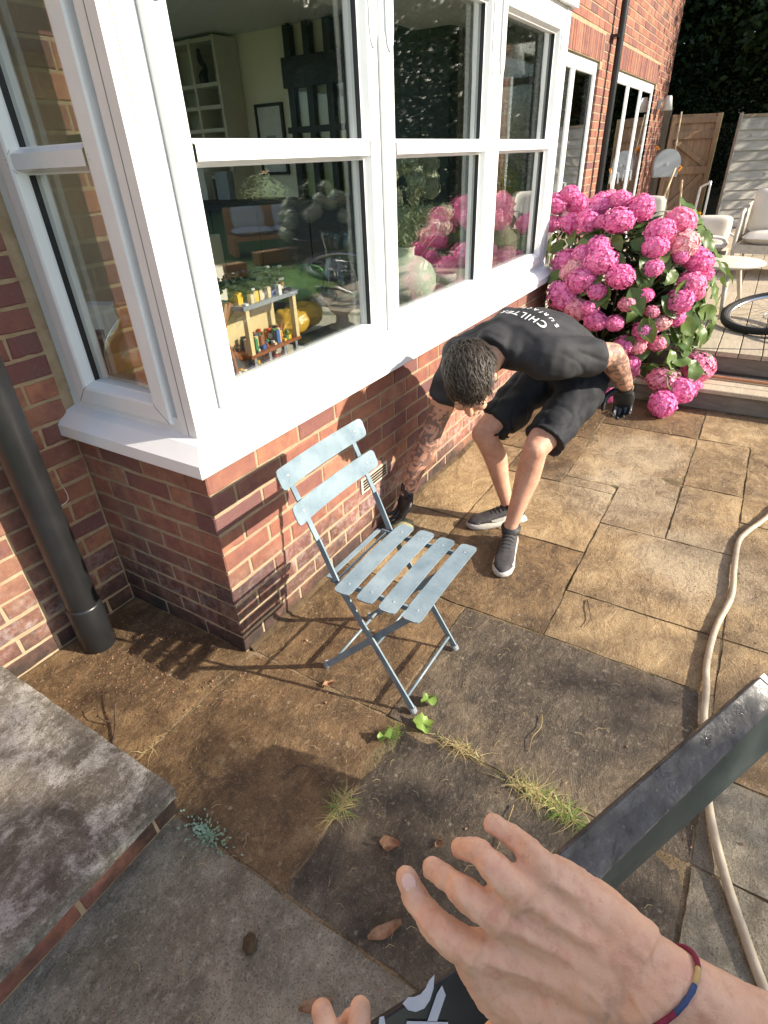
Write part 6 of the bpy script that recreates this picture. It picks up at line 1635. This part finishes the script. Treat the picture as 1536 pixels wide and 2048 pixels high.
o = pillow_mesh(MB(), (0, 0, 0), ((.06, 0, .21), (0, .24, 0), (-.085, 0, .03)), .6).build('cushion', 'grey_plastic', smooth=True, loc=(6.98, -1.28, .90)); o.data.materials[0] = MT['cushion']; tag(o, 'plump beige pillow leaning on the rope armchair', 'cushion')
tb_ = thing('side_table', 'round taupe side table with splayed legs on the deck', 'table', (4.80, -1.0, .30))
MB().lathe([(0, .378), (.29, .378), (.312, .386), (.315, .396), (.308, .404), (0, .404)], seg=40).build('table_top', 'table', tb_, True)
for (x, y) in ((-.27, -.10), (.22, -.21), (.17, .14), (-.24, .18)): MB().tube([(x * .55, y * .55, .377), (x, y, 0)], [.024, .013], 10).build('leg', 'rope', tb_, True)
pp = thing('twiggy_sprig', 'dark spiky sprig lying on the side table', 'sprig', (4.86, -.90, .706)); b = MB()
for k in range(22): a = random.uniform(0, 6.28); b.tube([(0, 0, .003), (math.cos(a) * .06, math.sin(a) * .06, .02 + random.uniform(0, .03))], [.003, .001], 4)
b.build('spikes', 'twig', pp)
# bicycle lying on its side
bk = thing('bicycle', 'bicycle lying on its side on the deck at the right edge', 'bicycle', (4.66, -1.52, .30))
nw = V(-.195, .148, .97).normalized(); xw = V(0, -1, 0); xw = (xw - nw * xw.dot(nw)).normalized(); zw = xw.cross(nw)
bk.location = (4.42, -1.467, .413); bk.rotation_euler = Matrix((xw, nw, zw)).transposed().to_euler()
RW = .345
def wheel(c, par):
    b = MB(); n = 72
    b.tube([(c[0] + math.cos(2 * math.pi * i / n) * RW, c[1], c[2] + math.sin(2 * math.pi * i / n) * RW) for i in range(n)], .026, 10, closed=True)
    for i in range(150):
        a = 2 * math.pi * i / 150
        for s in (-.012, 0, .012): b.box((c[0] + math.cos(a) * (RW + .0235), c[1] + s, c[2] + math.sin(a) * (RW + .0235)), (.006, .008, .007), Matrix.Rotation(-a, 3, 'Y'))
    t = b.build('wheel', 'tyre', par)
    b = MB(); b.tube([(c[0] + math.cos(2 * math.pi * i / 48) * (RW - .032), c[1], c[2] + math.sin(2 * math.pi * i / 48) * (RW - .032)) for i in range(48)], .012, 8, closed=True); b.build('rim', 'chrome', t, True)
    b = MB(); b.tube([(c[0], c[1] - .05, c[2]), (c[0], c[1] + .05, c[2])], .022, 10)
    b.build('hub', 'bike_black', t, True); b = MB()
    for i in range(28):
        a = 2 * math.pi * i / 28; s = .035 if i % 2 else -.035; b.tube([(c[0] + math.cos(a + .6) * .02, c[1] + s, c[2] + math.sin(a + .6) * .02), (c[0] + math.cos(a) * (RW - .03), c[1], c[2] + math.sin(a) * (RW - .03))], .0012, 4)
    b.build('spokes', 'chrome', t)
    b = MB(); b.tube([(c[0] + math.cos(2 * math.pi * i / 30) * .08, c[1] - .03, c[2] + math.sin(2 * math.pi * i / 30) * .08) for i in range(30)], .004, 5, closed=True); b.build('brake_disc', 'chrome', t, True)
wheel((0, 0, 0), bk); wheel((1.05, 0, 0), bk)
b = MB(); b.tube([(0, .05, 0), (.12, .05, .38), (.17, 0, .55)], .016, 8); b.tube([(0, -.05, 0), (.12, -.05, .38), (.17, 0, .55)], .016, 8); b.build('fork', 'bike_black', bk, True)
b = MB(); b.tube([(.17, 0, .50), (.62, 0, -.04)], .024, 10); b.tube([(.18, 0, .58), (.75, 0, .46)], .020, 10); b.tube([(.62, 0, -.04), (.78, 0, .56)], .018, 10); b.tube([(.62, .05, -.04), (1.05, .05, 0)], .011, 8); b.tube([(.62, -.05, -.04), (1.05, -.05, 0)], .011, 8); b.tube([(.76, 0, .45), (1.05, .05, 0)], .010, 8); b.build('frame', 'bike_black', bk, True)
MB().tube([(.16, -.06, .62), (.16, .05, .62), (.10, .40, .62)], .013, 8).build('handlebar', 'bike_black', bk, True); MB().ell((.80, 0, .60), ((.13, 0, 0), (0, .06, 0), (0, 0, .025))).build('saddle', 'bike_black', bk, True)
b = MB(); b.tube([(.62 + math.cos(2 * math.pi * i / 30) * .09, -.06, -.04 + math.sin(2 * math.pi * i / 30) * .09) for i in range(30)], .006, 5, closed=True); b.build('chainring', 'bike_black', bk, True)
MB().tube([(.62, -.08, -.04), (.50, -.08, .08)], .010, 6).build('crank', 'bike_black', bk, True); MB().tube([(.62, .09, -.04), (.74, .09, -.16)], .010, 6).build('crank', 'bike_black', bk, True)
for (x, y, z_) in ((.50, -.105, .08), (.74, .14, -.16)):
    b = MB(); ring(b, (-.045, .045, -.03, .03), [(0, -.008), (0, .008), (.012, .008), (.012, -.008)], lambda u, v, d: (x + u, y + v, z_ + d)); b.build('pedal', 'chrome', bk)
o = MB().tube([(3.43, -1.1, .166), (3.42, -1.8, .166), (3.43, -2.3, .166), (3.44, -2.7, .166)], .011, 8, smooth=5).build('copper_hose', 'brown_hose', smooth=True); tag(o, 'thin reddish brown hose lying along the deck step', 'hose')

# ================================================================== trees
def leaf_cloud(seed, n, rad, clump, size, squash=(1, 1, 1), shell=.45):
    r = np.random.default_rng(seed); nc = clump
    d = r.normal(size=(nc, 3)); d /= np.linalg.norm(d, axis=1)[:, None]
    cr = rad * (shell + (1 - shell) * r.random(nc) ** .6); cc = d * cr[:, None] * np.array(squash)
    which = r.integers(0, nc, n); cs = rad * (.16 + .16 * r.random(nc))
    p = cc[which] + r.normal(size=(n, 3)) * cs[which][:, None] * .62
    a = r.normal(size=(n, 3)); a[:, 2] *= .6; a /= np.linalg.norm(a, axis=1)[:, None]
    nn = r.normal(size=(n, 3)); nn[:, 2] += .9; s = np.cross(a, nn); s /= np.linalg.norm(s, axis=1)[:, None] + 1e-9
    sz = size * (.6 + .8 * r.random(n))[:, None]
    up = np.cross(s, a)
    v = np.stack([p - a * sz * .5, p + s * sz * .32 + up * sz * .08, p + a * sz * .55, p - s * sz * .32 + up * sz * .08], 1).reshape(-1, 3)
    me = bpy.data.meshes.new('crown')
    me.vertices.add(len(v)); me.vertices.foreach_set('co', v.ravel())
    me.loops.add(4 * n); me.loops.foreach_set('vertex_index', np.arange(4 * n)); me.polygons.add(n); me.polygons.foreach_set('loop_start', np.arange(0, 4 * n, 4)); me.polygons.foreach_set('loop_total', np.full(n, 4)); me.update(calc_edges=True)
    return me
CR_L = [leaf_cloud(1, 21000, 1.0, 100, .06, (1, 1, .85), .35), leaf_cloud(2, 16000, 1.0, 70, .06, (1, 1, 1.15))]
for me in CR_L: me.materials.append(MT['leaf_tree'])
CR_D = [leaf_cloud(3, 60000, 1.0, 150, .036, (1, 1, 1.1), .3), leaf_cloud(4, 60000, 1.0, 150, .036, (1, 1, 1.25), .3)]
for me in CR_D: me.materials.append(MT['leaf_dark'])
trunk_me = {}
def tree(label, loc, trunk_h, crown_z, rad, me, sc_=(1, 1, 1), group=None, seed=0):
    t = thing('garden_tree', label, 'tree', loc, 0, group); rs = random.Random(seed)
    b = MB(); b.tube([(0, 0, -.1), (.05, .02, trunk_h * .5), (-.03, .05, trunk_h), (0, 0, crown_z)], [rad * .11, rad * .085, rad * .06, rad * .03], 10, smooth=4)
    for k in range(7):
        a = rs.uniform(0, 6.28); z0 = trunk_h * rs.uniform(.75, 1.2); b.tube([(0, 0, z0), (math.cos(a) * rad * .4, math.sin(a) * rad * .4, z0 + rad * .35), (math.cos(a) * rad * .75, math.sin(a) * rad * .75, crown_z + rs.uniform(-.3, .5) * rad)], [rad * .04, rad * .025, rad * .01], 6, smooth=3)
    b.build('trunk', 'bark', t, True)
    link('crown', me, None, t, (0, 0, crown_z), (0, 0, rs.uniform(0, 6)), (rad * sc_[0], rad * sc_[1], rad * sc_[2]))
    if group == G2_:
        o = MB().ell((0, 0, crown_z), ((rad * .95, 0, 0), (0, rad * .95, 0), (0, 0, rad * .98)), 28, 18).build('inner_foliage', 'leaf_dark', t); displace(o.data, lambda c, n_: rad * .22 * noise.noise(c * (2.2 / rad) + V(seed, 0, 0)))
    return t
G1, G2_ = 'dark trees behind the gate and fence', 'trees across the lawn, seen in the window glass'
tree('huge dark tree filling the sky right of the brick corner', (15.0, -.6, 0), 2.6, 4.6, 3.4, CR_D[0], group=G1, seed=1)
tree('dark tree crown directly over the pale board fence', (14.8, -4.4, 0), 2.4, 4.2, 3.2, CR_D[1], group=G1, seed=2)
tree('dark tree half hidden behind the brick house corner', (15.5, 3.4, 0), 2.6, 5.0, 3.4, CR_D[1], group=G1, seed=3)
tree('leafy dark shrub tree in the gap between gate and pale fence', (13.9, .2, 0), .9, 1.7, 1.5, CR_D[0], group=G1, seed=4)
tree('tall dark tree far behind the pale board fence', (19, -2.5, 0), 4, 7.0, 4.6, CR_D[0], group=G1, seed=5)
tree('dark tree far off behind the house end', (19.5, 3.5, 0), 4, 7.4, 4.6, CR_D[1], group=G1, seed=6)
for i, (x, y, r_, h) in enumerate(((7, -19.5, 2.3, 2.3), (12, -19.5, 2.4, 2.4), (17, -18.5, 2.4, 2.4), (21.5, -15.5, 2.4, 2.4), (24.5, -11.0, 2.4, 2.4))):
    tree(('rounded dark tree at the near end of the lawn, seen mirrored in the side sash', 'dark tree mirrored at the left of the first bay pane', 'dark tree mirrored in the top of the first bay pane', 'dark tree mirrored in the middle bay pane', 'dark tree mirrored in the end bay pane')[i], (x, y, 0), 1.4, h, r_, CR_D[i % 2], (1, 1, 1.05), G2_, 10 + i)
for i, (x, y) in enumerate(((9, -26), (16, -25.5), (23, -23), (29, -17), (31, -9))):
    tree(('tall tree in the back row mirrored in the side sash', 'tall tree in the back row mirrored at the left of the first pane', 'tall back row tree mirrored in the top of the first pane', 'tall back row tree mirrored in the middle pane', 'tall back row tree mirrored in the end pane')[i], (x, y, 0), 2.4, 5.4, 5.2, CR_D[i % 2], (1, 1, .9), G2_, 40 + i)
tree('leafy tree behind the photographer shading the near paving', (.50, -8.0, 0), 2.6, 4.05, 1.3, CR_L[0], (1.0, 1, .80), None, 21)
tree('lower leafy tree beside the shade tree at the patio edge', (2.33, -8.2, 0), 1.6, 2.52, 1.1, CR_L[1], (.80, .9, .80), None, 22)
# pale flowered bush and timber edging on the lawn (they show as reflections)
wb = thing('white_hydrangea', 'white mophead hydrangea bush on the lawn, mirrored in the first bay pane', 'bush', (7.6, -5.2, -.05))
for k in range(34):
    a = random.uniform(0, 6.28); zz = random.uniform(.0, 1); rr = math.sqrt(1 - zz * zz * .9)
    link('flower_head', pale, None, wb, (math.cos(a) * .62 * rr, math.sin(a) * .62 * rr, .45 + zz * .75), None, (.11,) * 3)
link('foliage', CR_D[0], None, wb, (0, 0, .6), None, (.6, .6, .62))
for i, (x, y, ln, rz, lab) in enumerate(((5.9, -6.1, 1.1, .3, 'orange timber sleeper on the lawn, the nearer of the pair'), (7.9, -6.4, 1.1, .25, 'orange timber sleeper on the lawn, the farther of the pair'))):
    o = MB().mm((-ln / 2, -.12, 0), (ln / 2, .12, .22)).build('timber_sleeper', 'sleeper', loc=(x, y, -.058)); o.rotation_euler = (0, 0, rz); bv = o.modifiers.new('bevel', 'BEVEL'); bv.width = .012; tag(o, lab, 'sleeper', 'orange sleepers on the lawn')
gsf = thing('garden_bench', 'cushioned timber garden bench on the lawn, mirrored in the first bay pane', 'bench', (8.9, -7.4, -.05), R(215))
MB().mm((-.9, -.4, .28), (.9, .4, .36)).build('seat', 'sleeper', gsf); MB().mm((-.9, .36, .36), (.9, .44, .85)).build('backrest', 'sleeper', gsf)
for s in (-1, 1):
    MB().mm((s * .87 - .04, -.38, 0), (s * .87 + .04, .43, .279)).build('leg', 'sleeper', gsf)
    pillow_mesh(MB(), (s * .43, -.02, .43), ((.41, 0, 0), (0, .36, 0), (0, 0, .07))).build('cushion', 'cushion', gsf, True); pillow_mesh(MB(), (s * .43, .26, .66), ((.34, 0, 0), (0, .06, .2), (0, -.08, .02))).build('cushion', 'cushion', gsf, True)
fpt = thing('fire_bowl', 'black steel fire bowl on legs on the lawn, mirrored in the first bay pane', 'fire bowl', (6.9, -4.7, -.05))
MB().lathe([(0, .34), (.15, .35), (.28, .42), (.36, .54), (.37, .56), (.35, .56), (.27, .45), (.14, .38), (0, .37)]).build('bowl', 'black_frame', fpt, True)
for a in (0, 2.1, 4.2): MB().tube([(math.cos(a) * .2, math.sin(a) * .2, .42), (math.cos(a) * .34, math.sin(a) * .34, 0)], .014, 6).build('leg', 'black_frame', fpt)
